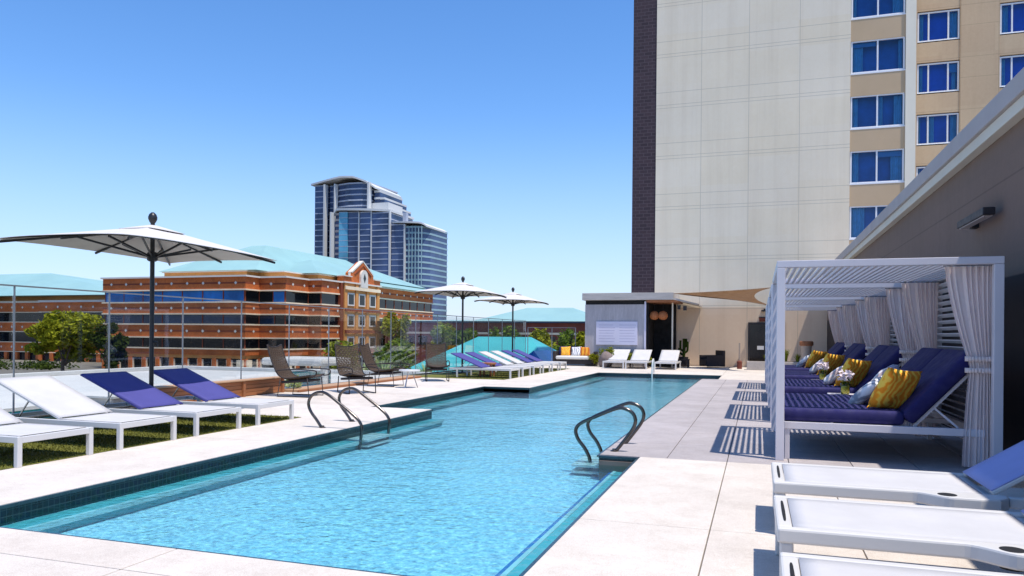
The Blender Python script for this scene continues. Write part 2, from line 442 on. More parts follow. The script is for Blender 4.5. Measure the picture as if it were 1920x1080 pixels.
# slabs of the deck: rectangles with open joints between them
d = MB(); G = .004
def slabs(mb, xs, ys, z1=0, z0=-.06):
    for a, b in zip(xs, xs[1:]):
        for c_, e in zip(ys, ys[1:]): mb.box(a + G, b - G, c_ + G, e - G, z0, z1)
slabs(d, [-6.68, -5.35], [-1, 3.2, 7.6, 11.85])
slabs(d, [-5.35, -3.3, -1.2], [-1, 1.2, 3.22, 3.64])
slabs(d, [-1.2, -.3, .62, 1.54, 2.66], [-1, 2.4, 5.2, 8.08])
slabs(d, [-10.05, -6.68], [9.95, 11.85]); slabs(d, [-10.05, -8.3, -6.55], [11.85, 14.8, 17.65])
slabs(d, [-10.05, -6.95, -5.35], [17.65, 20.4]); slabs(d, [-6.95, -5.35], [20.4, 23.2, 26.0])
slabs(d, [-10.05, -6.95], [28.4, 30, 33.4]); slabs(d, [-6.95, -5.35, -3.5, -1.15], [26.0, 28.4, 31, 33.4])
slabs(d, [-1.15, .8, 2.66], [23.6, 26, 28.4, 31, 33.4])
struct(d.build('pool_deck', 'deck_concrete', bevel=.003))
d = MB()
slabs(d, [-1.64, -.917, -.3, .31, .92, 1.53, 2.14, 2.66], [8.08 + 1.1086 * i for i in range(15)])
struct(d.build('paved_path', 'paver', bevel=.003))
d = MB()
for q in ((-10.05, -5.36, -1, 11.85), (-10.05, -6.56, 11.85, 17.65), (-10.05, -5.36, 17.65, 33.4), (-5.36, -1.16, 26.01, 33.4), (-1.16, 2.66, 23.6, 33.4), (-1.63, 2.66, 8.0, 23.6), (-1.19, 2.66, -1, 8.0), (-5.36, -1.19, -1, 3.63)):
    d.box(*q, -.75, -.055)
struct(d.build('deck_base', 'joint'))
# turf panels: a soft base with blades on it
d = MB(); d.box(-10.05, -6.684, -1, 9.945, -.05, .004); d.box(-10.05, -6.955, 20.405, 28.395, -.05, .004)
struct(d.build('lawn', 'turf'))
d = MB()
def blades(x0, x1, y0, y1, n, h):
    for _ in range(n):
        x = rng.uniform(x0, x1); y = rng.uniform(y0, y1); a = rng.uniform(0, 6.283); w = rng.uniform(.004, .008); hh = h * rng.uniform(.5, 1.1)
        dx, dy = math.cos(a) * w, math.sin(a) * w; lx, ly = rng.uniform(-.02, .02), rng.uniform(-.02, .02)
        d.face([(x - dx, y - dy, .003), (x + dx, y + dy, .003), (x + lx, y + ly, hh)])
blades(-9.2, -6.70, 4.6, 9.93, 26000, .03); blades(-9.0, -6.97, 20.42, 28.3, 6000, .035)
o = d.build('grass', 'turf', fix=False); o['kind'] = 'stuff'; o['label'] = 'short yellow green turf blades under the loungers'; o['category'] = 'grass'

# the pool
POOL = [(PX0, PY0), (PX1, PY0), (PX1, 8.04), (-1.64, 8.04), (-1.64, 23.6), (-1.15, 23.6), (-1.15, PY1), (PX0, PY1), (PX0, 17.65), (-6.55, 17.65), (-6.55, 11.85), (PX0, 11.85)]
def ring(mb, poly, z0, z1):
    n = len(poly)
    for i in range(n):
        a, b = poly[i], poly[(i + 1) % n]
        mb.face([(*a, z0), (*b, z0), (*b, z1), (*a, z1)])
bas = MB(); ring(bas, POOL, -.27, -.16); bas.face([(x, y, -.27) for x, y in POOL])
o = struct(bas.build('pool_basin', 'pool_plaster'))
b2 = MB(); ring(b2, POOL, -.16, -.012); b2.build('waterline_tile', 'waterline_tile', o)
cop = MB()
n = len(POOL)
for i in range(n):
    a, b = Vector(POOL[i]), Vector(POOL[(i + 1) % n]); dr = (b - a).normalized(); nr = Vector((-dr.y, dr.x))
    a2, b2_ = a + nr * .022, b + nr * .022
    cop.face([(*a, -.004), (*b, -.004), (*b2_, -.004), (*a2, -.004)]); cop.face([(*a2, -.03), (*b2_, -.03), (*b2_, -.004), (*a2, -.004)])
cop.build('coping_lip', 'pool_tile_dark', o)
led = MB()
led.box(PX0 + .002, -5.14, PY0 + .002, 11.8, -.265, -.165); led.box(PX0 + .002, -5.14, 17.7, 25.99, -.265, -.165)
led.box(-1.44, PX1 - .002, PY0 + .002, 8.0, -.265, -.165)
led.box(-6.548, -6.3, 11.852, 17.648, -.265, -.165)
led.build('bench_ledge', 'pool_ledge', o)
led = MB()
led.box(-5.1395, -5.10, PY0 + .002, 11.8, -.20, -.158); led.box(-1.475, -1.4405, PY0 + .002, 8.0, -.20, -.158); led.box(-6.2995, -6.26, 11.852, 17.648, -.20, -.158); led.box(-5.1395, -5.10, 17.7, 25.99, -.20, -.158)
led.build('ledge_edge', 'ledge_nosing', o)
led = MB(); led.box(-1.52, -1.4755, PY0 + .002, 8.0, -.265, -.175)
led.build('ledge_trim', 'glass_blue', o)
w = MB(); w.face([(x, y, WZ) for x, y in POOL]); struct(w.build('water', 'water', fix=False))
# steps under the two rail pairs
for nm, (x0, x1, y0, y1, sx) in (('left', (-5.34, -5.0, 8.95, 9.76, 1)), ('right', (-1.98, -1.645, 8.12, 8.95, -1))):
    s = MB()
    for k in range(2):
        z = -.145 - .07 * k
        s.box(x0, x1, y0 + .05, y1 - .05, z - .025, z)
    q = s.build('pool_step', 'white_resin')
    tag(q, 'white ladder treads under water below the %s handrails' % ('bronze' if sx > 0 else 'dark'), 'pool step', 'ladder treads under the handrails')
    q['label'] = 'pale ladder treads in the water by the lounger side handrails' if sx > 0 else 'pale ladder treads in the water by the cabana side handrails'

# ------------------------------------------------------------------ handrails
def smooth_path(pts, n=6):
    P = [Vector(p) for p in pts]; out = []
    for i in range(len(P) - 1):
        p0, p1, p2, p3 = P[max(i - 1, 0)], P[i], P[i + 1], P[min(i + 2, len(P) - 1)]
        for k in range(n):
            u = k / n
            out.append(.5 * ((2 * p1) + (-p0 + p2) * u + (2 * p0 - 5 * p1 + 4 * p2 - p3) * u * u + (-p0 + 3 * p1 - 3 * p2 + p3) * u ** 3))
    out.append(P[-1]); return out
LEFT_RAIL = [(-5.68, -.02), (-5.77, .10), (-5.87, .22), (-5.905, .33), (-5.86, .43), (-5.75, .485), (-5.62, .47), (-5.40, .33), (-5.21, .20), (-5.10, .10), (-5.07, 0), (-5.09, -.15), (-5.13, -.45), (-5.13, -.8)]
RIGHT_RAIL = [(-1.53, -.02), (-1.43, .11), (-1.33, .25), (-1.295, .35), (-1.33, .44), (-1.43, .488), (-1.53, .475), (-1.76, .375), (-1.92, .295), (-1.975, .22), (-1.95, .12), (-1.86, 0), (-1.80, -.15), (-1.79, -.45), (-1.79, -.8)]
def handrail(prof, y, label, group):
    t_ = thing('pool_handrail', label, 'handrail', (0, 0, 0), 0, group)
    MB().tube(smooth_path([(x, y, z) for x, z in prof]), .021, 10).build('rail_tube', 'bronze_steel', t_, smooth=True, angle=50)
    x = prof[0][0]
    MB().lathe([(.045, 0), (.045, .008), (.024, .016), (.022, .03)], (x, y, .001), 16).build('floor_flange', 'bronze_steel', t_, smooth=True, angle=40)
handrail(LEFT_RAIL, 8.956, 'curved bronze handrail on the lounger side, nearer one of its pair', 'lounger side handrails')
handrail(LEFT_RAIL, 9.75, 'curved bronze handrail on the lounger side, farther one of its pair', 'lounger side handrails')
handrail(RIGHT_RAIL, 8.36, 'curved dark handrail on the cabana side, nearer one of its pair', 'cabana side handrails')
handrail(RIGHT_RAIL, 9.0, 'curved dark handrail on the cabana side, farther one of its pair', 'cabana side handrails')
t_ = thing('pool_handrail', 'small white handrail at the far end of the pool', 'handrail')
MB().tube(smooth_path([(-3.45, 26.35, -.02), (-3.45, 26.3, .35), (-3.45, 26.15, .5), (-3.45, 25.95, .42), (-3.45, 25.85, .1), (-3.45, 25.85, -.4)]), .025, 8).build('rail_tube', 'white_resin', t_, smooth=True)
MB().lathe([(.05, 0), (.05, .01), (.03, .02)], (-3.45, 26.35, .001), 12).build('floor_flange', 'white_resin', t_)

# ------------------------------------------------------------------ white framed loungers (left row, back row, far end)
def flat_lounger(label, navy, group):
    """foot at x=0, head towards -x, centred on y=0"""
    t_ = thing('sun_lounger', label, 'sun lounger', (0, 0, 0), 0, group)
    W, L, H, hx = .80, 1.98, .29, -.93
    f = MB()
    for s in (-1, 1): f.box(-L, -.006, s * W / 2 - .022, s * W / 2 + .022, H - .06, H)
    f.box(-.046, -.006, -W / 2 + .024, W / 2 - .024, H - .062, H - .002); f.box(-L, -L + .04, -W / 2 + .024, W / 2 - .024, H - .062, H - .002)
    f.box(-.95, -.91, -W / 2 + .024, W / 2 - .024, H - .058, H - .012)
    f.build('frame', 'white_frame', t_, bevel=.004)
    for x in (-.027, -L + .25):
        for s in (-1, 1):
            MB().box(x - .025, x + .025, s * W / 2 - .025, s * W / 2 + .025, 0, H + (.0015 if x > -1 else -.061)).build('leg', 'white_frame', t_, bevel=.004)
    s_ = MB()
    s_.grid(lambda u, v: (hx + (-.05 - hx) * u, (v - .5) * (W - .05), H + .004 - .012 * math.sin(math.pi * u) * math.sin(math.pi * v)), 12, 8)
    s_.build('seat_sling', 'sling_white', t_, smooth=True, solid=.006)
    ang = math.atan2(.41, 1.0); BL = 1.10
    dx, dz = -math.cos(ang), math.sin(ang)
    b = MB()
    for s in (-1, 1): b.bar((hx, s * (W / 2 - .045), H + .005), (hx + dx * BL, s * (W / 2 - .045), H + .005 + dz * BL), .034, .026)
    b.bar((hx + dx * BL, -W / 2 + .03, H + .005 + dz * BL), (hx + dx * BL, W / 2 - .03, H + .005 + dz * BL), .03, .026)
    bf = b.build('back_frame', 'white_frame' if not navy else 'sling_navy', t_, bevel=.003)
    MB().grid(lambda u, v: (hx + dx * BL * u + .010 * dz, (v - .5) * (W - .07), H + .021 + dz * BL * u - .014 * math.sin(math.pi * u) * math.sin(math.pi * v)), 10, 8).build('back_sling', 'sling_navy' if navy else 'sling_white', t_, smooth=True, solid=.006)
    b = MB()
    for s in (-1, 1): b.bar((hx + dx * .62, s * .25, H + dz * .60), (hx - .78, s * .25, H - .03), .014, .014)
    b.bar((hx - .78, -.25, H - .03), (hx - .78, .25, H - .03), .014, .014)
    b.build('back_prop', 'steel', t_)
    return t_
G1 = 'white framed loungers on the lawn beside the pool'
lw = flat_lounger('white sun lounger cut off by the left edge of the photo, nearest on the lawn', False, G1)
ln = flat_lounger('navy backed lounger behind the big umbrella pole on the lawn, smaller of the two', True, G1)
place(lw, (-6.635, 5.68, 0))
q = dup(lw); place(q, (-6.635, 6.87, 0), R(.4), 'all white sun lounger with raised white back in front of the tall umbrella')
q = dup(ln); place(q, (-6.635, 8.05, 0), R(-.3), 'navy backed white lounger beside the all white one, before the umbrella pole')
place(ln, (-6.635, 9.26, 0), 0, 'navy backed white lounger just beyond the big umbrella pole, last on the lawn')
G2 = 'loungers in the far row along the glass fence'
FAR = [(ln, 'navy backed lounger nearest in the far row, its white side rail in full view'), (ln, 'second lounger of the far row, navy back with an orange brown thing beside it'),
       (lw, 'white backed lounger of the far row, first of two white ones'), (lw, 'white backed lounger of the far row, second of two white ones'),
       (ln, 'navy backed lounger just past the white ones in the far row'), (ln, 'navy backed lounger at the far end of the far row by the sofa')]
for k, (src, lab) in enumerate(FAR):
    q = dup(src); place(q, (-6.93 + .03 * rng.uniform(-1, 1), 21.36 + 1.2 * k, 0), R(rng.uniform(-1, 1)), lab); q['group'] = G2
G3 = 'white loungers at the far end of the pool'
for k, (x, lab) in enumerate(((-5.45, 'white lounger at the far pool end below the white notice board, nearest the sofa'), (-4.55, 'white lounger at the far pool end, middle one of three'), (-3.42, 'white lounger at the far pool end in front of the dark bar doorway'))):
    q = dup(lw); place(q, (x, 29.35, 0), R(-90), lab); q['group'] = G3

# ------------------------------------------------------------------ resin loungers with cup holders (right, near)
def arm_profile():
    """outline of the arm panel in (x,y): x towards the head, y outwards (negative)"""
    pts = [(.0, 0), (.86, 0)]
    for k in range(9):
        u = k / 8; pts.append((.86 + .30 * u, -.105 * (3 * u * u - 2 * u ** 3)))
    pts += [(1.45, -.105), (1.62, -.09), (1.70, -.04), (1.72, 0), (1.72, .085), (.0, .085)]
    return pts
def resin_lounger(label, group):
    t_ = thing('resin_lounger', label, 'sun lounger', (0, 0, 0), 0, group)
    W, H, hx, L = .83, .35, 1.22, 2.05
    near = -W / 2
    f = MB()
    f.prism([(0, near), (.82, near)] + [(.82 + .20 * (k / 8), near - .125 * (3 * (k / 8) ** 2 - 2 * (k / 8) ** 3)) for k in range(1, 9)] + [(1.16, near - .125), (1.27, near - .10), (1.33, near - .03), (1.34, near + .06), (0, near + .06)], H - .075, H)
    rail = f.build('arm_rail', 'white_resin', t_, bevel=.012)
    MB().lathe([(.050, -.085), (.053, .0012)], (1.0, near - .045, H), 24).build('cup_hole', 'black_inside', rail)
    f = MB(); f.box(1.345, L, near + .005, near + .06, H - .07, H - .005)
    f.build('head_rail', 'white_resin', t_, bevel=.008)
    f = MB(); f.box(0, L, W / 2 - .06, W / 2, H - .075, H)
    f.build('side_rail', 'white_resin', t_, bevel=.012)
    f = MB(); f.box(0, .075, near + .0615, W / 2 - .0615, H - .072, H - .001)
    fr = f.build('foot_rail', 'white_resin', t_, bevel=.012)
    sl = MB()
    N = 16
    sl.face([(.042 + .009 * math.cos(a * 2 * math.pi / N), .25 * max(-1, min(1, 1.25 * math.sin(a * 2 * math.pi / N))), H + .0012) for a in range(N)])
    sl.build('handle_slot', 'black_inside', fr)
    f = MB(); f.box(hx + .02, hx + .07, near + .0715, W / 2 - .0615, H - .07, H - .02); f.box(L - .05, L, near + .062, W / 2 - .062, H - .07, H - .01)
    f.build('cross_rail', 'white_resin', t_, bevel=.008)
    for x in (.045, L - .1):
        for s in (-1, 1):
            MB().bar((x, s * (W / 2 - .035), H - .074), (x - (.0 if x < 1 else -.06), s * (W / 2 - .035), 0), .065, .05, (0, 1, 0)).build('leg', 'white_resin', t_, bevel=.01)
    MB().grid(lambda u, v: (.077 + (hx - .079) * u, (v - .5) * (W - .125), H - .006 - .012 * math.sin(math.pi * u) * math.sin(math.pi * v)), 14, 8).build('seat_sling', 'sling_white', t_, smooth=True, solid=.008)
    ang = R(33); BL = .92; dx, dz = math.cos(ang), math.sin(ang); bx = hx + .05
    b = MB()
    for s in (-1, 1): b.bar((bx, s * (W / 2 - .10), H), (bx + dx * BL, s * (W / 2 - .10), H + dz * BL), .05, .03)
    b.bar((bx + dx * BL, -W / 2 + .075, H + dz * BL), (bx + dx * BL, W / 2 - .075, H + dz * BL), .05, .03)
    b.build('back_frame', 'white_resin', t_, bevel=.008)
    MB().grid(lambda u, v: (bx + dx * BL * u - .012 * dz, (v - .5) * (W - .16), H + .018 + dz * BL * u - .014 * math.sin(math.pi * u) * math.sin(math.pi * v)), 10, 8).build('back_sling', 'sling_blue', t_, smooth=True, solid=.008)
    b = MB()
    for s in (-1, 1): b.bar((bx + dx * .55, s * .28, H + dz * .53), (bx + .62, s * .28, H - .03), .02, .02)
    b.build('back_prop', 'white_resin', t_)
    return t_
G4 = 'white resin loungers with cup holders in front of the cabanas'
r1 = resin_lounger('white resin lounger right in front of the first cabana, its whole blue back raised', G4)
place(r1, (.10, 5.62, 0))
q = dup(r1); place(q, (.095, 4.37, 0), R(.3), 'white resin lounger with cup hole, second one away from the first cabana')
q = dup(r1); place(q, (.095, 3.115, 0), R(-.2), 'white resin lounger cut off by the bottom edge of the photo')

# ------------------------------------------------------------------ umbrellas
def umbrella(label, group):
    """unit: pole at the origin, rectangular canopy, 2.06 by 3.26"""
    t_ = thing('market_umbrella', label, 'umbrella', (0, 0, 0), 0, group)
    a, b2, zr, zt = 1.03, 1.63, 2.515, 2.87
    MB().tube([(0, 0, .05), (0, 0, zt)], .032, 12).build('pole', 'dark_metal', t_, smooth=True, angle=50)
    MB().lathe([(.03, 0), (.03, .02), (.045, .04), (.062, .08), (.064, .11), (.05, .15), (.02, .18)], (0, 0, zt), 14).build('finial', 'dark_metal', t_, smooth=True, angle=60)
    MB().box(-.27, .27, -.27, .27, 0, .05).build('base_plate', 'dark_metal', t_, bevel=.01)
    c = MB()
    def surf(u, v):
        x, y = (u * 2 - 1), (v * 2 - 1); r = max(abs(x), abs(y)); k = min(abs(x), abs(y)) / r if r > 1e-6 else 1
        z = zt - .02 - (zt - .02 - zr) * (r ** .92)
        z -= .014 * (1 - k * k) * math.sin(math.pi * min(r, 1)) * .8      # slack between the ribs
        z -= .03 * r * r * (k ** 3)
        e = 1 - .012 * (1 - k ** 2) * r
        return (x * a * e, y * b2 * e, z)
    c.grid(surf, 28, 28)
    cn = c.build('canopy', 'canopy_cloth', t_, smooth=True, solid=.008, angle=25)
    b = MB(); b.grid(lambda u, v: (lambda p: (p[0] * .985, p[1] * .985, p[2] - .016))(surf(u, v)), 28, 28); b.build('shaded_underside', 'canopy_cloth_shaded', cn, smooth=True, fix=False, angle=25)  # extra sheet under the canopy, coloured darker for its shaded underside
    vt = MB()
    vt.grid(lambda u, v: ((u * 2 - 1) * .27, (v * 2 - 1) * .36, zt + .002 - .10 * max(abs(u * 2 - 1), abs(v * 2 - 1))), 8, 8)
    vt.build('vent_cap', 'canopy_cloth', cn, smooth=True, solid=.006, angle=25)
    hz = 2.40
    MB().lathe([(.05, -.07), (.075, -.05), (.075, .05), (.05, .07)], (0, 0, hz), 12).build('runner_hub', 'dark_metal', t_)
    for k in range(8):
        ex, ey = ((a, 0), (a, b2), (0, b2), (-a, b2), (-a, 0), (-a, -b2), (0, -b2), (a, -b2))[k]
        L = math.hypot(ex, ey) * .985; dx, dy = ex / L * .985, ey / L * .985
        rb = MB().bar((dx * .05, dy * .05, zt - .075), (dx * L, dy * L, zr - (.07 if k % 2 else .045)), .022, .03).build('rib', 'dark_metal', t_)
        q_ = .52
        MB().bar((dx * .06, dy * .06, hz), (dx * L * q_, dy * L * q_, zt - .075 + (zr - zt) * q_ - .012), .02, .028).build('strut', 'dark_metal', rb)
    k = MB()
    k.tube([(.03, 0, 1.15), (.10, 0, 1.15)], .014, 8); k.tube([(.10, 0, 1.15), (.10, 0, 1.07)], .01, 8)
    k.build('crank', 'dark_metal', t_)
    return t_
G5 = 'rectangular white umbrellas on black poles'
u1 = umbrella('large white rectangular umbrella on a black pole among the lawn loungers', G5)
place(u1, (-8.46, 8.78, 0), R(3.5))
q = dup(u1); place(q, (-9.38, 23.2, 0), R(1), 'white umbrella in the far row, nearer and higher of the two', (1, 1, 1.06))
q = dup(u1); place(q, (-9.36, 28.5, 0), R(-1), 'white umbrella in the far row, farther one near the bar hut', (1, 1, 1.05))

# ------------------------------------------------------------------ cabanas
CY0, CP, CD, CX0, CX1, CH = 8.376, 3.66, 2.66, .18, 2.26, 2.105
def cabana(label, group):
    t_ = thing('cabana', label, 'cabana', (0, 0, 0), 0, group)
    w = .085
    for x in (CX0, CX1 - w):
        for y in (0, CD - w):
            MB().box(x, x + w, y, y + w, 0, CH - .074).build('post', 'cabana_paint', t_, bevel=.005)
    for y in (0, CD - w): MB().box(CX0, CX1, y, y + w, CH - .072, CH).build('beam', 'cabana_paint', t_, bevel=.005)
    for x in (CX0, CX1 - w): MB().box(x, x + w, w + .001, CD - w - .001, CH - .070, CH - .002).build('side_beam', 'cabana_paint', t_, bevel=.005)
    s = MB(); x = CX0 + w + .03
    while x < CX1 - w - .02:
        s.box(x, x + .030, w + .001, CD - w - .001, CH - .062, CH - .034); x += .0655
    s.build('roof_slats', 'cabana_paint', t_)
    s = MB(); z = .16
    M = Matrix.Rotation(R(32), 3, 'Y')
    while z < CH - .1:
        s.obox((CX1 - .045, CD / 2, z), (.062, CD - 2 * w - .004, .010), M); z += .079
    s.build('side_louvre', 'cabana_paint', t_)
    return t_
G6 = 'white slatted cabanas along the wall'
CABLAB = ['white slatted cabana nearest the camera', 'white slatted cabana, second from the front of the row', 'white slatted cabana, third from the front of the row', 'white slatted cabana at the far end of the row']
cab = cabana(CABLAB[0], G6)
place(cab, (0, CY0, 0))
cabs = [cab]
for k in range(1, 4):
    q = dup(cab); place(q, (0, CY0 + CP * k, 0), 0, CABLAB[k]); cabs.append(q)

# curtains gathered at the wall side posts
def curtain(label, group, seed):
    t_ = thing('curtain', label, 'curtain', (0, 0, 0), 0, group)
    rr = random.Random(seed); ph = [rr.uniform(0, 6.28) for _ in range(6)]
    ztop, zt = 2.02, 1.03
    def half(z):
        """left edge offset from the post edge (positive to -x)"""
        if z >= zt:
            u = (ztop - z) / (ztop - zt); return .43 - .235 * (u ** 1.25)
        u = (zt - z) / zt; return .195 + .085 * (1 - (1 - u) ** 1.7)
    def fn(u, v):
        z = ztop - (ztop - .025) * v
        wv = half(z); xr = -.03 - .012 * math.sin(v * 5)
        x = xr - wv * u
        amp = .020 * (1 - .55 * math.exp(-((z - zt) / .12) ** 2))
        u2 = u; u = u + .035 * math.sin(8 * u + ph[3]) + .02 * math.sin(17 * u + ph[4]); amp *= .65 + .5 * (.5 + .5 * math.sin(5.3 * u + ph[5] + v))
        y = amp * math.sin(u * 2 * math.pi * 7.5 + ph[0] + .5 * math.sin(v * 4 + ph[1])) + .3 * amp * math.sin(u * 2 * math.pi * 15 + ph[2] + v * 3)
        return (x, y, z)
    MB().grid(fn, 110, 40).build('drape', 'curtain_cloth', t_, smooth=True, fix=False)
    for z in (1.10, .985):
        s = MB()
        N = 28
        prof = [(-.135 + .135 * math.cos(a * 2 * math.pi / N), .050 * math.sin(a * 2 * math.pi / N)) for a in range(N)]
        for a in range(N):
            p0, p1 = prof[a], prof[(a + 1) % N]
            s.face([(p0[0], p0[1], z - .025), (p1[0], p1[1], z - .025), (p1[0], p1[1], z + .025), (p0[0], p0[1], z + .025)])
        s.build('tie_band', 'curtain_cloth', t_, smooth=True, solid=.006, fix=False)
    s = MB(); s.tube([(-.47, 0, ztop + .012), (0.03, 0, ztop + .012)], .008, 8)
    s.build('curtain_rod', 'steel', t_)
    return t_
G7 = 'tied white curtains of the cabanas'
ORD = ['first', 'second', 'third', 'farthest']
cA = curtain('pale tied curtain at the front corner of the nearest cabana, largest of all curtains', G7, 3)
place(cA, (CX1 - .03, CY0 + .13, 0))
cB = dup(cA); place(cB, (CX1 - .03, CY0 + CD - .14, 0), 0, 'pale tied curtain at the back corner of the nearest cabana')
for k in range(1, 4):
    q = dup(cA); place(q, (CX1 - .03, CY0 + CP * k + .13, 0), 0, 'pale tied curtain at the front corner of the %s cabana of the row' % ORD[k])
    q = dup(cA); place(q, (CX1 - .03, CY0 + CP * k + CD - .14, 0), 0, 'pale tied curtain at the back corner of the %s cabana of the row' % ORD[k])

# ------------------------------------------------------------------ daybeds
def soft_box(mb, M, sx, sy, sz, r=.05, n=8):
    """cushion block: rounded edges and a slight crown; M places its centre"""
    def pt(fx, fy, fz):
        p = [fx * sx / 2, fy * sy / 2, fz * sz / 2]
        inner = [max(-sx / 2 + r, min(sx / 2 - r, p[0])), max(-sy / 2 + r, min(sy / 2 - r, p[1])), max(-sz / 2 + r, min(sz / 2 - r, p[2]))]
        dv = Vector(p) - Vector(inner)
        if dv.length > 1e-9: dv = dv.normalized() * r
        q_ = Vector(inner) + dv
        q_.z += (.012 if fz > 0 else 0) * (1 - fx * fx) * (1 - fy * fy) * (1 if abs(fz) > .9 else 0)
        return M @ q_
    rows = [-1, -1 + .6 * r / (sx / 2), -1 + 1.2 * r / (sx / 2)]
    def axis(L):
        e = [-1, -1 + .35 * r / (L / 2), -1 + r / (L / 2)]
        mid = [-1 + r / (L / 2) + (2 - 2 * r / (L / 2)) * k / n for k in range(1, n)]
        return e + mid + [-q_ for q_ in e[::-1]]
    ax, ay, az = axis(sx), axis(sy), [-1, -.6, 0, .6, 1]
    if sz > 2.2 * r: az = [-1, -1 + .35 * r / (sz / 2), -1 + r / (sz / 2), 0, 1 - r / (sz / 2), 1 - .35 * r / (sz / 2), 1]
    def patch(A, B, f):
        b = len(mb.v); w = len(A)
        for bb in B:
            for aa in A: mb.v.append(tuple(f(aa, bb)))
        for j in range(len(B) - 1):
            for i in range(w - 1):
                mb.f.append((b + j * w + i, b + j * w + i + 1, b + (j + 1) * w + i + 1, b + (j + 1) * w + i)); mb.mi.append(mb.cur)
    for sgn in (-1, 1):
        patch(ax, ay, lambda a, c: pt(a, c, sgn)); patch(ax, az, lambda a, c: pt(a, sgn, c)); patch(ay, az, lambda a, c: pt(sgn, a, c))
def weld(o):
    bm = bmesh.new(); bm.from_mesh(o.data); bmesh.ops.remove_doubles(bm, verts=bm.verts, dist=.0004)
    bmesh.ops.recalc_face_normals(bm, faces=bm.faces); bm.to_mesh(o.data); bm.free()
    o.data.polygons.foreach_set('use_smooth', [True] * len(o.data.polygons)); return o
def daybed(label, group):
    t_ = thing('daybed', label, 'daybed', (0, 0, 0), 0, group)
    D = 2.36
    f = MB()
    for y in (0, D - .06): f.box(.27, 2.14, y, y + .06, .325, .40)
    f.box(.272, .332, .0615, D - .0615, .325, .40); f.box(2.08, 2.138, .0615, D - .0615, .325, .40)
    f.box(.333, 2.079, D / 2 - .03, D / 2 + .03, .33, .385)
    f.build('frame', 'cabana_paint', t_, bevel=.004)
    for x in (.275, 2.075):
        for y in (.01, D - .06): MB().box(x, x + .05, y, y + .05, 0, .324).build('leg', 'cabana_paint', t_, bevel=.003)
    for k in range(2):
        yc = .02 + .58 + k * 1.165
        b = MB(); soft_box(b, Matrix.Translation((.83, yc, .475)), 1.20, 1.15, .14, .045)
        weld(b.build('seat_cushion', 'cushion_navy', t_))
        ang = R(48); L = .93
        M = Matrix.Translation((1.40 + math.cos(ang) * L / 2 + .05, yc, .46 + math.sin(ang) * L / 2 + .0)) @ Matrix.Rotation(-ang, 4, 'Y')
        b = MB(); soft_box(b, M, L, 1.15, .15, .045)
        weld(b.build('back_cushion', 'cushion_navy_shaded', t_))
        x0, z0 = 1.50, .395
        for y in (yc - .50, yc + .50):
            b = MB(); b.bar((x0 + .02, y, z0), (x0 + .02 + .62, y, z0 + .62 * math.tan(ang)), .022, .03); b.bar((x0 + .20, y, z0 + .20), (x0 + .42, y, .40), .02, .02)
            b.build('back_support', 'cabana_paint', t_)
    return t_
G8 = 'navy double daybeds in the cabanas'
bed = daybed('navy double daybed in the nearest cabana, its whole side in view', G8); place(bed, (0, CY0 + .12, 0))
for k in range(1, 4):
    q = dup(bed); place(q, (0, CY0 + CP * k + .12, 0), 0, 'navy double daybed in the %s cabana of the row' % ORD[k])

# pillows lie on the daybeds
def pillow_mesh(mb, w, h, tk, n=14, droop=0):
    for sgn in (-1, 1):
        def fn(u, v):
            x, y = u * 2 - 1, v * 2 - 1
            k = max(0, (1 - x ** 4)) ** .5 * max(0, (1 - y ** 4)) ** .5
            pin = 1 - .07 * (1 - abs(x) ** 2) * (abs(y) ** 4) - .0
            pin2 = 1 - .07 * (1 - abs(y) ** 2) * (abs(x) ** 4)
            return (x * w / 2 * pin2, y * h / 2 * pin, sgn * tk / 2 * k + .006 * math.sin(7 * x + 3 * y) * k)
        mb.grid(fn, n, n)
PIL = {}
def pillow(matname, size, loc, yaw, lean, roll, label, group):
    key = (matname, size)
    if key in PIL:
        o = PIL[key].copy(); COL.objects.link(o)
    else:
        b = MB(); pillow_mesh(b, size[0], size[1], size[2]); o = weld(b.build('pillow', matname)); PIL[key] = o
    # local y is the pillow's height; lean back about the y axis of the bed
    o.matrix_world = Matrix.Translation(loc) @ Matrix.Rotation(yaw, 4, 'Z') @ Matrix.Rotation(lean, 4, 'Y') @ Matrix.Rotation(R(90), 4, 'Z') @ Matrix.Rotation(roll, 4, 'Z')
    return tag(o, label, 'pillow', group)
G9 = 'throw pillows on the daybeds'
Y0 = CY0 + .12
def put_pillows(k, which, jit=0):
    yb = Y0 + CP * k
    nm = ['nearest', 'second', 'third', 'farthest'][k]
    for (mt, sz, dx, dy, dz, yaw, lean, roll, what) in which:
        pillow(mt, sz, (dx, yb + dy, dz), R(yaw + jit), R(lean), R(roll), what % nm, G9)
YS, GS = (.50, .50, .16), (.44, .44, .15)
put_pillows(0, [('pillow_yellow', YS, 1.38, .34, .755, -52, -62, 6, 'yellow and orange pillow on the %s daybed, largest in view'),
                ('pillow_floral', GS, 1.20, .80, .70, -16, -40, -20, 'grey and white patterned pillow behind the yellow one on the %s daybed'),
                ('pillow_blush', GS, 1.33, 1.16, .76, -12, -52, 14, 'pale round looking patterned pillow leaning on the %s daybed between the others'),
                ('pillow_slate', GS, 1.47, 1.62, .79, -8, -50, -8, 'blue grey pillow at the far side of the %s daybed')])
put_pillows(1, [('pillow_yellow', YS, 1.38, .34, .755, -52, -62, 6, 'yellow pillow on the %s daybed of the row'),
                ('pillow_slate', GS, 1.40, .98, .76, -14, -50, -14, 'slate blue pillow behind the yellow one on the %s daybed of the row'),
                ('pillow_blush', GS, 1.16, .70, .69, -14, -40, 12, 'pale floral pillow on the %s daybed of the row')])
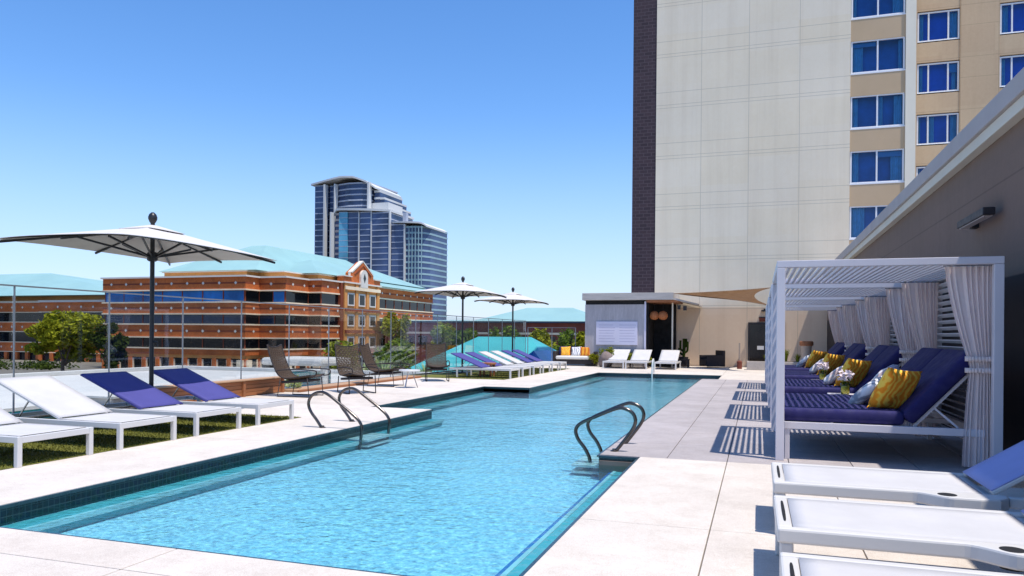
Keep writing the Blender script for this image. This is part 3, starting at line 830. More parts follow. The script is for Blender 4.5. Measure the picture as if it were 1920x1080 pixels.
put_pillows(2, [('pillow_yellow', YS, 1.38, .36, .755, -50, -62, 5, 'yellow pillow on the %s daybed of the row'),
                ('pillow_blush', GS, 1.18, .80, .70, -14, -42, 10, 'pale pinkish pillow on the %s daybed of the row')])
put_pillows(3, [('pillow_yellow', YS, 1.36, .38, .755, -50, -62, 5, 'yellow pillow on the %s daybed of the row'),
                ('pillow_floral', GS, 1.12, .86, .69, -14, -42, -10, 'white patterned pillow on the %s daybed of the row')])
b = MB(); soft_box(b, Matrix.Identity(4), .34, .22, .07, .03)
o = weld(b.build('folded_towel', 'towel')); place(o, (1.50, Y0 + .98, .80), R(10)); o.rotation_euler = (0, R(-46), R(8))
tag(o, 'folded pale towel lying on the back cushion of the nearest daybed', 'towel')

# side tables with vases, in the gaps between the cabanas
def side_table(label, group):
    t_ = thing('side_table', label, 'side table', (0, 0, 0), 0, group)
    MB().box(-.21, .21, -.19, .19, .475, .50).build('table_top', 'cabana_paint', t_, bevel=.006)
    for x in (-.17, .17):
        for y in (-.15, .15): MB().box(x - .015, x + .015, y - .015, y + .015, 0, .474).build('leg', 'cabana_paint', t_)
    return t_
def vase(label, group, seed):
    t_ = thing('flower_vase', label, 'vase', (0, 0, 0), 0, group); rr = random.Random(seed)
    MB().lathe([(.05, 0), (.058, .01), (.062, .10), (.066, .16)], (0, 0, 0), 18).build('glass', 'vase_glass', t_, smooth=True)
    b = MB(); b.lathe([(.044, .012), (.054, .03), (.056, .10), (.04, .115)], (0, 0, 0), 14); b.build('lemons', 'ceramic_yellow', t_, smooth=True)
    b = MB()
    for _ in range(70):
        a = rr.uniform(0, 6.28); r = .10 * rr.random() ** .5; z = .17 + .13 * rr.random() + .03
        c = Vector((r * math.cos(a), r * math.sin(a), z)); d1 = Vector((rr.uniform(-1, 1), rr.uniform(-1, 1), rr.uniform(-.2, 1))).normalized() * .03; d2 = d1.cross(Vector((rr.uniform(-1, 1), rr.uniform(-1, 1), rr.uniform(-1, 1)))).normalized() * .026
        b.face([c - d1, c + d2, c + d1, c - d2])
    b.build('blossoms', 'petal', t_, fix=False)
    b = MB()
    for _ in range(26):
        a = rr.uniform(0, 6.28); r = .07 * rr.random() ** .5; z = .13 + .1 * rr.random()
        c = Vector((r * math.cos(a), r * math.sin(a), z)); d1 = Vector((rr.uniform(-1, 1), rr.uniform(-1, 1), rr.uniform(0, 1))).normalized() * .045; d2 = d1.cross(Vector((0, 0, 1))).normalized() * .014
        b.face([c - d1, c + d2, c + d1, c - d2])
    b.build('leaves', 'leaf_green', t_, fix=False)
    return t_
G10, G11 = 'white side tables between the daybeds', 'glass flower vases on the side tables'
tb = side_table('white side table between the first two cabanas', G10); place(tb, (1.16, CY0 + CD + .50, 0))
vs = vase('glass vase with white flowers and yellow fruit on the table between the first two cabanas', G11, 4); place(vs, (1.17, CY0 + CD + .48, .502))
q = dup(tb); place(q, (1.16, CY0 + CP + CD + .50, 0), 0, 'white side table between the second and third cabanas')
q = dup(vs); place(q, (1.15, CY0 + CP + CD + .48, .502), R(70), 'glass vase with pale flowers on the table between the second and third cabanas')

# ------------------------------------------------------------------ wall along the cabanas
t_ = thing('side_building', 'long taupe stucco wall in shade with a projecting roof edge along the cabanas', 'building')
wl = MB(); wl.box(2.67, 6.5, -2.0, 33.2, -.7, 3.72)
panel_mat('side_panels', (.205, .140, .105, 1), None, [3.13, 2.0], 0, .010, (.045, .034, .032, 1), 2.0)  # near-black below the lower joint paints the deep shade low on the wall
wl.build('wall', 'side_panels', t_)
fa = MB(); fa.box(2.50, 6.6, -2.0, 33.3, 3.80, 4.03); fa.build('fascia', 'fascia_grey', t_, bevel=.01)
fa = MB(); fa.box(2.545, 2.669, -2.0, 33.25, 3.66, 3.798); fa.build('soffit_lit_strip', 'fascia_cream', t_, bevel=.006)  # cream tone paints bounced light on the soffit
t_ = thing('wall_light', 'dark box light fixed high on the shaded wall above the cabanas', 'wall light')
MB().box(2.59, 2.669, 10.95, 11.10, 2.72, 2.86).build('bracket', 'fixture', t_, bevel=.006)
MB().box(2.46, 2.589, 9.95, 11.15, 2.74, 2.83).build('housing', 'fixture', t_, bevel=.01)
MB().box(2.48, 2.57, 9.99, 11.11, 2.728, 2.7395).build('lens', 'fascia_grey', t_)

# ------------------------------------------------------------------ hotel tower
TY, TS = 33.5, 1.05
def tz(z): return 1.3 + (z - 1.3) * TS
zs = []
for k in range(-2, 9):
    a = 9.407 + 2.14 * k
    zs += [tz(a), tz(a - .53), tz(a - .66)]
zs = [z for z in zs if 4.4 < z < 27] + [tz(2.45), tz(2.58)]
panel_mat('tower_cream', (.83, .72, .545, 1), [x * TS for x in (-2.33, -.45, 1.48)], zs, .014, .013, (.74, .56, .40, 1), tz(2.5))
T = thing('hotel_tower', 'tall hotel tower of cream panels with tan window bays and a dark brick edge strip', 'building')
XL, XW0, XW1, XP = -4.39, 3.50, 5.53, 5.90
TOP = 27.0
w = MB(); w.box(XL, XW0, TY, TY + 3.2, -.7, TOP); w.build('cream_wall', 'tower_cream', T)
w = MB(); w.box(-5.43, XL - .002, TY + .03, TY + 3.2, 3.3, TOP); w.box(-5.43, XL - .002, TY + .03, TY + 3.2, -.7, 3.299); w.build('brick_strip', 'tower_brick', T)
w = MB(); w.box(XW1, XP, TY - .03, TY + 3.3, 3.5, TOP); w.build('white_pier', 'tower_white', T)
# window column 1
winz = [tz(12.896 - 2.15 * k) for k in range(-5, 5)]
def hotel_window(x0, x1, y, zb, zt, muls, seed):
    rr = random.Random(seed)
    f = MB(); fw = .06
    f.box(x0, x1, y - .03, y + .05, zb, zb + fw); f.box(x0, x1, y - .03, y + .05, zt - fw, zt)
    f.box(x0, x0 + fw, y - .028, y + .05, zb + fw + .001, zt - fw - .001); f.box(x1 - fw, x1, y - .028, y + .05, zb + fw + .001, zt - fw - .001)
    for mx_ in muls: f.box(mx_ - .03, mx_ + .03, y - .026, y + .048, zb + fw + .001, zt - fw - .001)
    f.box(x0 - .04, x1 + .04, y - .07, y - .031, zb - .05, zb + .005)
    fr = f.build('window_frame', 'window_white', T)
    MB().face([(x0 + .03, y + .01, zb + .03), (x1 - .03, y + .01, zb + .03), (x1 - .03, y + .01, zt - .03), (x0 + .03, y + .01, zt - .03)]).build('pane', 'hotel_glass', fr, fix=False)
    edges = [x0] + list(muls) + [x1]
    c = MB()
    def drape(a, b_):
        c.grid(lambda u, v: (a + (b_ - a) * u, y + .22 + .03 * math.sin(u * (b_ - a) * 42), zb + .05 + (zt - zb - .1) * v), max(6, int((b_ - a) * 40)), 1)
    W = x1 - x0
    drape(x0 + .05, x0 + W * rr.uniform(.10, .24)); drape(x1 - W * rr.uniform(.10, .26), x1 - .05)
    if rr.random() < .45:
        a = rr.choice(edges[:-1]); drape(a + .06, a + W * rr.uniform(.12, .3))
    c.build('window_curtain', 'hotel_curtain', fr, fix=False)
    if rr.random() < .55:
        a = rr.randrange(len(edges) - 1); hgt = (zt - zb) * rr.uniform(.12, .5)
        MB().box(edges[a] + .05, edges[a + 1] - .05, y + .12, y + .13, zt - .06 - hgt, zt - .06).build('window_blind', 'hotel_blind', fr)
for k, zt in enumerate(winz):
    zb = zt - 1.34
    hotel_window(XW0 + .02, XW1 - .02, TY + .10, zb, zt, [(XW0 + XW1) / 2], 10 + k)
    MB().box(XW0 + .002, XW1 - .002, TY + .04, TY + .2, zb - .925, zb - .002).build('tan_spandrel', 'tower_tan', T)
w = MB(); w.box(XW0 + .002, XW1 - .002, TY + .55, TY + .7, 3.5, TOP); w.build('room_backing', 'room_dark', T)
w = MB(); w.box(XW0 + .002, XP, TY + .02, TY + .5, -.7, winz[-1] - 1.34 - .93); w.build('lower_wall', 'tower_cream', T)
# recessed tan wing with two more window columns
WY = 36.3; wS = WY / 34.0
def wz(z): return 1.3 + (z - 1.3) * wS
def wx(x): return x * wS
cols = [(wx(6.045), wx(7.55), [wx(6.45), wx(7.157)]), (wx(8.96), wx(10.5), [wx(9.37), wx(10.1)])]
wtops = [wz(14.525 - 2.085 * k) for k in range(-4, 6)]
w = MB()
xs = [XP + .002, cols[0][0] - .02, cols[0][1] + .02, cols[1][0] - .02, cols[1][1] + .02, 13.5]
for a, b_ in ((xs[0], xs[1]), (xs[2], xs[3]), (xs[4], xs[5])): w.box(a, b_, WY, WY + .3, 2, TOP)
for x0, x1, _ in cols:
    for zt in wtops: w.box(x0 - .02, x1 + .02, WY + .03, WY + .28, zt - 1.26 - 2.085 * wS + 1.30, zt - 1.29)
panel_mat('tower_tan_panels', (.60, .44, .28, 1), [wx(8.95) - .04, wx(7.56) + .03], [z + .12 for z in wtops] + [z - .75 for z in wtops], .012, .010)
w.build('tan_wall', 'tower_tan_panels', T)
mat('room_blue', (.03, .20, .80, 1), .9, .2, 1)
w = MB(); w.box(XP, 13.5, WY + .45, WY + .6, 2, TOP); w.build('room_backing', 'room_blue', T)
for ci, (x0, x1, mu) in enumerate(cols):
    for k, zt in enumerate(wtops): hotel_window(x0, x1, WY + .10, zt - 1.28, zt, mu, 60 + ci * 20 + k)
w = MB(); w.box(-5.43, 13.5, TY + 3.31, TY + 14, -.7, TOP - .3); w.build('rear_block', 'tower_tan', T)

# glass doors at the foot of the tower, with sign and downlight
t_ = thing('glass_door', 'wide dark glass doors at the foot of the tower beyond the cabanas', 'door')
f = MB()
for x in (-.39, .30, 1.02): f.box(x - .035, x + .035, TY - .06, TY - .001, 0, 1.83)
f.box(-.425, 1.055, TY - .058, TY - .002, 1.831, 1.92); f.box(-.355, .985, TY - .055, TY - .003, .0, .12)
fr = f.build('door_frame', 'fixture', t_, bevel=.004)
MB().box(-.353, .983, TY - .035, TY - .004, .121, 1.829).build('door_pane', 'door_glass', t_)
f = MB(); f.box(-.05, .22, TY - .05, TY - .036, .76, .92); f.build('door_reflection', 'white_frame', t_)  # white plate stands in for a pale reflection in the door glass
t_ = thing('wall_sign', 'small dark red sign above the glass doors', 'sign'); MB().box(.02, .50, TY - .05, TY - .001, 1.95, 2.12).build('plate', 'right_brick', t_, bevel=.006); MB().box(.0, .52, TY - .03, TY - .001, 2.121, 2.15).build('cap', 'fixture', t_)
t_ = thing('door_downlight', 'small dark downlight on the wall over the door sign', 'wall light'); MB().box(.10, .42, TY - .16, TY - .001, 2.38, 2.44).build('housing', 'fixture', t_, bevel=.006); MB().box(.2, .32, TY - .05, TY - .001, 2.441, 2.5).build('bracket', 'fixture', t_)

# ------------------------------------------------------------------ bar hut
HY = 31.45; HS = HY / 29.85
def hz_(z): return 1.3 + (z - 1.3) * HS
hx0, hxd, hxe = -6.76 * HS, -4.24 * HS, -3.26 * HS
t_ = thing('bar_hut', 'low grey timber bar hut with a flat roof and dark open doorway', 'hut')
w = MB(); w.box(hx0 + .06, hxd, HY, HY + .12, 0, 2.62); w.box(hx0 + .06, hx0 + .18, HY + .121, TY - .02, 0, 2.62); w.build('boarded_wall', 'grey_boards', t_)
w = MB(); w.box(hxd - .07, hxd + .0, HY - .03, HY - .001, 0, 2.74); w.build('door_post', 'board_white', t_, bevel=.004)
w = MB(); w.box(hx0 + .07, hxd - .08, HY + .03, HY + .10, 2.621, 2.78); w.build('clerestory', 'black_inside', t_)
w = MB(); w.box(hx0 - .03, -3.33, HY - .22, TY - .02, 2.80, 3.10); w.build('roof_slab', 'grey_fascia', t_, bevel=.01)
w = MB(); w.box(hxd, hxe, TY - .12, TY - .04, 0, 2.79); w.box(hxd + .002, hxd + .08, HY + .13, TY - .13, 0, 2.78); w.box(hxd + .09, hxe - .01, HY + .2, TY - .13, 0.0, .02); w.build('dark_interior', 'black_inside', t_)
w = MB(); w.box(hxd + .02, hxe + .3, HY - .1, TY - .15, 2.70, 2.79); w.build('ceiling_boards', 'timber', t_)
w = MB(); w._box([(-3.40, HY - .2, 2.82), (-2.35, HY + .1, 2.58), (-2.35, TY - .02, 2.58), (-3.40, TY - .02, 2.82), (-3.40, HY - .2, 2.90), (-2.35, HY + .1, 2.64), (-2.35, TY - .02, 2.64), (-3.40, TY - .02, 2.90)]); w.build('canopy', 'grey_fascia', t_)
w = MB(); w.box(hxe, hxe + .06, HY + .2, HY + .26, 0, 2.69); w.build('corner_post', 'fascia_cream', t_)
for q_ in ((-3.22, -3.10, 2.42, 2.60), (-2.98, -2.84, 2.38, 2.56)): MB().box(q_[0], q_[1], HY + .3, HY + .45, q_[2], q_[3]).build('speaker_box', 'fixture', t_)
t_ = thing('notice_board', 'wide white notice board with faint lines on the grey hut wall', 'notice board')
bx0, bx1, bz0, bz1 = -6.24 * HS, -4.57 * HS, hz_(.93), hz_(1.87)
MB().box(bx0, bx1, HY - .05, HY - .002, bz0, bz1).build('board', 'board_white', t_, bevel=.006)
w = MB()
for c_ in (0, 1):
    for r_ in range(7):
        x0 = bx0 + .12 + c_ * (bx1 - bx0) / 2; L = (.62 + .1 * ((r_ * 7 + c_ * 3) % 4) / 4)
        z = bz1 - .16 - r_ * .115
        w.box(x0, x0 + L, HY - .0525, HY - .0505, z, z + .022)
w.build('text_lines', 'board_ink', t_)
G12 = 'round rattan lamps in the bar doorway'
for k, (x, lab) in enumerate(((-4.22, 'round orange rattan lamp hanging in the bar doorway, the one at the door post'), (-3.86, 'round orange rattan lamp hanging in the middle of the bar doorway'))):
    l_ = thing('pendant_lamp', lab, 'lamp', (x + .05, HY + .35, 0), 0, G12)
    MB().lathe([(.05, 1.98), (.15, 2.02), (.20, 2.12), (.20, 2.20), (.15, 2.30), (.05, 2.35)], (0, 0, 0), 18).build('lamp_shade', 'lamp_rattan', l_, smooth=True)
    MB().tube([(0, 0, 2.34), (0, 0, 2.70)], .008, 6).build('cord', 'fixture', l_)

# shade sail, hollow sided
def sail():
    A, B, C_ = Vector((-3.38, HY - .1, 3.06)), Vector((.62, TY - .12, 3.40)), Vector((.50, 28.9, 2.42))
    c0 = (A + B + C_) / 3
    b = MB()
    def edge(P, Q, w, u):
        p = P * (1 - u) + Q * u
        return p + (c0 - (P + Q) / 2) * w * 4 * u * (1 - u)
    def fn(u, v):
        # fan from A to the hollow far edge, with hollow long edges
        far = edge(B, C_, .55, v)
        top = edge(A, B, .12, u); bot = edge(A, C_, .22, u)
        base = A * (1 - u) + far * u
        lin_ = (A * (1 - u) + B * u) * (1 - v) + (A * (1 - u) + C_ * u) * v
        return base + ((top - (A * (1 - u) + B * u)) * (1 - v) + (bot - (A * (1 - u) + C_ * u)) * v) + Vector((0, 0, -.12 * math.sin(math.pi * u) * math.sin(math.pi * v)))
    b.grid(fn, 24, 16); o = b.build('shade_sail', 'sail_cloth', smooth=True, solid=.006)
    return o
tag(sail(), 'brown triangular shade sail stretched beside the bar hut', 'shade sail')

# ------------------------------------------------------------------ furniture at the far end
def soft(name, M, sx, sy, sz, r, matn, parent=None):
    b = MB(); soft_box(b, M, sx, sy, sz, r, 5); return weld(b.build(name, matn, parent))
t_ = thing('outdoor_sofa', 'dark wicker outdoor sofa with a cream seat at the end of the far row', 'sofa', (-7.45, 31.5, 0))
MB().box(-.82, .82, -.45, .4, .06, .27).build('base', 'wicker_dark', t_, bevel=.02)
for s in (-1, 1): MB().box(s * .89 - .065, s * .89 + .065, -.40, .4, .06, .62).build('arm', 'wicker_dark', t_, bevel=.03)
MB().box(-.82, .82, .30, .45, .271, .74).build('backrest', 'wicker_dark', t_, bevel=.03)
soft('seat_cushion', Matrix.Translation((0, -.10, .345)), 1.60, .76, .14, .05, 'cushion_white', t_)
for x in (-.42, .42): soft('back_cushion', Matrix.Translation((x, .19, .60)) @ Matrix.Rotation(R(-12), 4, 'X'), .78, .16, .42, .06, 'cushion_navy', t_)
G13 = 'pillows on the far sofa'
for x, mt, lab in ((-.46, 'pillow_yellow', 'yellow pillow on the far sofa'), (.02, 'pillow_floral', 'white floral pillow in the middle of the far sofa'), (.40, 'pillow_orange', 'plain orange pillow on the far sofa')):
    b = MB(); pillow_mesh(b, .44, .42, .14); o = weld(b.build('pillow', mt)); o.location = (-7.45 + x, 31.43, .61); o.rotation_euler = (R(72), R(rng.uniform(-5, 5)), R(rng.uniform(-6, 6)))
    tag(o, lab, 'pillow', G13)
t_ = thing('armchair', 'dark wicker armchair against the tan wall beyond the pool', 'armchair', (-1.88, 32.4, 0), R(-65))
MB().box(-.34, .34, -.34, .34, .08, .34).build('seat', 'wicker_dark', t_, bevel=.02)
MB().box(-.40, .40, .345, .46, .05, .72).build('backrest', 'wicker_dark', t_, bevel=.02)
for s in (-1, 1): MB().box(s * .40 - .055, s * .40 + .055, -.34, .34, .05, .52).build('arm', 'wicker_dark', t_, bevel=.02)
t_ = thing('low_table', 'low dark side table below the potted cactus', 'side table', (-2.95, 31.7, 0))
MB().box(-.24, .24, -.24, .24, .31, .36).build('table_top', 'wicker_dark', t_, bevel=.005)
for x in (-.2, .2):
    for y in (-.2, .2): MB().box(x - .03, x + .03, y - .03, y + .03, 0, .309).build('leg', 'wicker_dark', t_)
t_ = thing('potted_cactus', 'branching brown green cactus in a dark pot at the tan wall', 'potted plant', (-3.02, 32.6, 0))
MB().lathe([(.13, 0), (.17, .05), (.19, .35), (.20, .42), (.17, .42), (.16, .38)], (0, 0, 0), 14).build('pot', 'wicker_dark', t_, smooth=True, angle=40)
b = MB(); b.tube(smooth_path([(0, 0, .36), (.01, 0, .8), (0, .02, 1.2)], 5), .06, 8)
for s, z0, z1, o_ in ((1, .58, 1.08, .16), (-1, .66, 1.12, .15), (1, .8, 1.2, .10), (-1, .5, .8, .2)):
    b.tube(smooth_path([(0, 0, z0), (s * o_ * .8, .02, z0 + .08), (s * o_, .02, z0 + .2), (s * o_ * .95, .03, z1)], 4), .045, 8)
b.build('stem', 'leaf_dark', t_, smooth=True)

# planter box with grasses, torch and urn
def tuft(mb, c, n, h, spread, wd=.02, seed=0):
    rr = random.Random(seed)
    for _ in range(n):
        a = rr.uniform(0, 6.28); l = h * rr.uniform(.6, 1.1); sp_ = spread * rr.uniform(.2, 1); x, y, z = c
        x += rr.uniform(-.04, .04); y += rr.uniform(-.04, .04)
        p = [Vector((x + math.cos(a) * sp_ * u ** 1.5, y + math.sin(a) * sp_ * u ** 1.5, z + l * (u - .22 * u * u))) for u in (0, .35, .7, 1)]
        sd = Vector((-math.sin(a), math.cos(a), 0)) * wd
        for i in range(3):
            k0, k1 = 1 - i / 3, 1 - (i + 1) / 3
            if i < 2: mb.face([p[i] - sd * k0, p[i] + sd * k0, p[i + 1] + sd * k1, p[i + 1] - sd * k1])
            else: mb.face([p[i] - sd * k0, p[i] + sd * k0, p[i + 1]])
t_ = thing('planter_box', 'long low concrete planter in front of the glass doors', 'planter', (.72, 31.1, 0))
w = MB(); w.box(-1.15, 1.15, -.28, .28, 0, .34); w.build('trough', 'planter_concrete', t_, bevel=.015); MB().box(-1.08, 1.08, -.21, .21, .342, .350).build('soil', 'soil', t_)
G14 = 'lime grasses in the concrete planter'
for k, (x, h, lab) in enumerate(((.32, .34, 'lime green grass in the planter before the glass doors'), (1.02, .62, 'tall lime grass in the planter seen past the first cabana post'), (1.45, .40, 'low lime grass next to the tan urn'))):
    b = MB(); tuft(b, (0, 0, 0), 90, h, .22, .016, 40 + k); o = b.build('ornamental_grass', 'leaf_lime', fix=False); o.location = (x, 31.1, .35); tag(o, lab, 'grass plant', G14)
t_ = thing('tall_urn', 'tall tan urn with an orange terracotta rim in the corner past the planter', 'urn', (1.72, 30.3, 0))
MB().lathe([(.13, 0), (.15, .04), (.17, .5), (.19, .92), (.20, .98)], (0, 0, 0), 18).build('body', 'urn_tan', t_, smooth=True, angle=40)
MB().lathe([(.21, .981), (.25, 1.0), (.25, 1.12), (.22, 1.16), (.1, 1.14)], (0, 0, 0), 18).build('rim', 'terracotta', t_, smooth=True, angle=40)
t_ = thing('garden_torch', 'slim pinkish post with a dark red foot near the planter', 'post', (-.72, 31.6, 0))
MB().tube([(0, 0, .34), (0, 0, 1.05)], .035, 10).build('post', 'urn_tan', t_); MB().lathe([(.10, 0), (.10, .30), (.05, .34)], (0, 0, 0), 12).build('foot', 'right_brick', t_)
# shrubs, boulder by the hut
def leaf_blob(mb, c, r, n, s, rr, flat=.8):
    for _ in range(n):
        v_ = Vector((rr.gauss(0, 1), rr.gauss(0, 1), rr.gauss(0, 1))); v_.normalize(); k = rr.random() ** .45
        p = Vector(c) + Vector((v_.x * r[0], v_.y * r[1], v_.z * r[2])) * k
        d1 = Vector((rr.uniform(-1, 1), rr.uniform(-1, 1), rr.uniform(-.7, .7))).normalized(); d2 = d1.cross(Vector((rr.uniform(-1, 1), rr.uniform(-1, 1), rr.uniform(-1, 1)))).normalized()
        l = s * rr.uniform(.6, 1.3); d1 *= l; d2 *= l * .45
        mb.face([p - d1, p + d2, p + d1, p - d2])
G15 = 'yellow green shrubs along the bar hut'
rr = random.Random(5)
for k, (x, y, h, rw, lab) in enumerate(((-5.98, 31.0, .82, .34, 'yellow green shrub below the notice board behind the boulder, tallest of the hut shrubs'), (-5.05, 31.0, .66, .30, 'yellow green shrub between the first and middle far white loungers'), (-6.55, 31.0, .5, .28, 'low olive shrub between the sofa and the boulder'), (-4.3, 31.1, .52, .2, 'low shrub beside the bar door post'))):
    s_ = thing('leafy_shrub', lab, 'shrub', (x, y, 0), 0, G15)
    b = MB()
    for _ in range(5):
        a = rr.uniform(0, 6.28); b.tube([(0, 0, 0), (math.cos(a) * rw * .5, math.sin(a) * rw * .5, h * .75)], .012, 5)
    b.build('stems', 'bark', s_)
    b = MB()
    for _ in range(7): leaf_blob(b, (rr.uniform(-.6, .6) * rw, rr.uniform(-.6, .6) * rw, h * rr.uniform(.4, .85)), (rw * .5, rw * .5, h * .25), 90, .05, rr)
    b.build('leaves', 'leaf_lime' if k < 2 else 'leaf_olive', s_, fix=False)
b = MB()
def rk(u, v):
    a = u * 2 * math.pi; ph = v * math.pi; r = .30 * (1 + .18 * math.sin(3 * a + 1) * math.sin(2 * ph) + .12 * math.cos(5 * a + 3 * ph))
    return (r * math.sin(ph) * math.cos(a), r * math.sin(ph) * math.sin(a) * .8, .28 - .34 * math.cos(ph) * -1 * (1 + .1 * math.sin(2 * a)))
b.grid(rk, 20, 14); o = weld(b.build('boulder', 'rock')); o.location = (-5.98, 30.6, 0); tag(o, 'brown grey boulder in front of the shrub by the hut', 'rock')

# ------------------------------------------------------------------ wicker lounge chairs
def wicker_chair(label, group):
    t_ = thing('wicker_chair', label, 'lounge chair', (0, 0, 0), 0, group)
    prof = smooth_path([(.42, 0, .40), (.25, 0, .375), (0, 0, .34), (-.18, 0, .335), (-.30, 0, .40), (-.40, 0, .56), (-.50, 0, .80), (-.56, 0, 1.0)], 5)
    W = .60
    def P(i, s): p_ = prof[i]; return Vector((p_.x, s * W / 2 * (1 - .10 * (i / len(prof))), p_.z + .05 * s * s))
    b = MB(); N = len(prof)
    for k in range(15):
        s = -1 + 2 * k / 14; b.tube([P(i, s) for i in range(N)], .0075, 4, False)
    for i in range(0, N):
        b.tube([P(i, s) for s in (-1, -.5, 0, .5, 1)], .0085, 4, False)
    for i in range(0, N - 2, 2):
        for k in range(0, 13, 2):
            b.tube([P(i, -1 + 2 * k / 14), P(i + 2, -1 + 2 * (k + 2) / 14)], .007, 4, False)
            b.tube([P(i, -1 + 2 * (k + 2) / 14), P(i + 2, -1 + 2 * k / 14)], .007, 4, False)
    b.build('woven_shell', 'wicker_brown', t_, fix=False)
    b = MB()
    for s in (-1, 1): b.tube([P(i, s) for i in range(N)], .013, 6)
    b.tube([P(0, s) for s in (-1, -.5, 0, .5, 1)], .013, 6); b.tube([P(N - 1, s) for s in (-1, -.5, 0, .5, 1)], .013, 6)
    b.build('rim', 'wicker_dark', t_, smooth=True)
    for s in (-1, 1):
        y = s * .30
        b = MB(); b.tube(smooth_path([(.40, y, .42), (.52, y, .44), (.56, y, .50), (.50, y, .55), (.1, y, .565), (-.25, y, .54), (-.36, y, .52)], 4), .013, 6)
        b.build('arm', 'wicker_dark', t_, smooth=True)
        b = MB(); b.tube([(.36, y, .39), (.40, y, .012), (-.30, y, .012), (-.24, y, .36)], .012, 6)
        b.build('leg_frame', 'wicker_dark', t_, smooth=True)
    b = MB(); soft_box(b, Matrix.Translation((.06, 0, .315)) @ Matrix.Rotation(R(-4), 4, 'Y'), .62, .52, .05, .02, 4); weld(b.build('under_seat', 'wicker_dark', t_))
    return t_
G16 = 'woven brown lounge chairs on the deck by the fence'
w1 = wicker_chair('woven brown lounge chair in side view, nearest to the lawn', G16)
place(w1, (-8.98, 13.25, 0), R(5))
for loc, rz, lab in (((-8.40, 14.55, 0), -38, 'woven brown lounge chair with a broad high back, second from the lawn'), ((-8.85, 16.7, 0), 4, 'woven brown lounge chair behind the second one, partly hidden by it'), ((-8.50, 19.15, 0), -62, 'woven brown lounge chair facing the camera, just before the far row of loungers')):
    q = dup(w1); place(q, loc, R(rz), lab)
t_ = thing('wire_table', 'small round white side table with thin legs before the third woven chair', 'side table', (-8.0, 16.4, 0))
MB().lathe([(.25, .40), (.26, .41), (.26, .425), (.25, .435)], (0, 0, 0), 24).build('table_top', 'white_frame', t_)
for k in range(3):
    a = k * 2.094 + .4; MB().tube([(.06 * math.cos(a), .06 * math.sin(a), .399), (.2 * math.cos(a), .2 * math.sin(a), 0)], .010, 6).build('leg', 'steel', t_)
t_ = thing('wood_stool', 'low orange brown stool between the first navy loungers of the far row', 'stool', (-8.05, 22.0, 0))
MB().box(-.22, .22, -.22, .22, .36, .42).build('seat', 'terracotta', t_, bevel=.01)
for x in (-.17, .17):
    for y in (-.17, .17): MB().box(x - .025, x + .025, y - .025, y + .025, 0, .359).build('leg', 'terracotta', t_)

# ------------------------------------------------------------------ glass fence and timber bench at its foot
t_ = thing('glass_fence', 'tall clear glass fence with thin grey posts along the left deck edge', 'fence')
FX = -10.14
ys = [7.96 + 1.655 * k for k in range(-4, 16)]
for a, b_ in zip(ys, ys[1:]):
    MB().box(FX - .006, FX + .006, a + .03, b_ - .03, .06, 1.90).build('glass_panel', 'fence_glass', t_)
for y in ys: MB().box(FX - .010, FX + .010, y - .009, y + .009, -.06, 1.93).build('post', 'post_grey', t_)
MB().box(FX - .016, FX + .016, ys[0], ys[-1], 1.931, 1.952).build('top_rail', 'post_grey', t_)
MB().box(FX - .02, FX + .02, ys[0], ys[-1], .0, .05).build('base_shoe', 'steel', t_)
t_ = thing('glass_fence', 'clear glass fence at the far end of the deck behind the sofa', 'fence')
xs_ = [-10.1, -8.95, -7.85]
for a, b_ in zip(xs_, xs_[1:]): MB().box(a + .03, b_ - .03, 33.0, 33.012, .06, 1.6).build('glass_panel', 'fence_glass', t_)
for x in xs_: MB().box(x - .014, x + .014, 32.99, 33.02, 0, 1.63).build('post', 'post_grey', t_)
MB().box(xs_[0], xs_[-1], 32.985, 33.025, 1.631, 1.65).build('top_rail', 'post_grey', t_)
t_ = thing('timber_planter', 'orange timber planter box at the foot of the glass fence', 'planter')
b = MB()
for k in range(4): b.box(-10.02, -9.86, 9.98, 13.95, .012 + .075 * k, .082 + .075 * k)
b.build('side_boards', 'timber', t_, bevel=.004)
b = MB()
for y in (9.98, 11.25, 12.6, 13.90): b.box(-9.859, -9.82, y, y + .07, 0, .318)
b.build('batten', 'timber', t_); MB().box(-10.06, -9.80, 9.96, 13.99, .3185, .345).build('cap_board', 'timber_pale', t_, bevel=.004)
t_ = thing('timber_kerb', 'low pale timber strip along the fence behind the woven chairs', 'timber edging')
MB().box(-10.0, -9.55, 14.05, 20.3, .002, .06).build('strip', 'timber_pale', t_, bevel=.006); MB().box(-9.549, -9.50, 14.05, 20.3, .002, .05).build('edge', 'timber', t_, bevel=.004)
b = MB(); leaf_blob(b, (0, 0, .16), (.18, .30, .16), 260, .04, random.Random(9)); o = b.build('leafy_shrub', 'leaf_pale', fix=False); o.location = (-9.85, 14.35, .05); tag(o, 'pale small plant at the end of the timber planter', 'shrub')

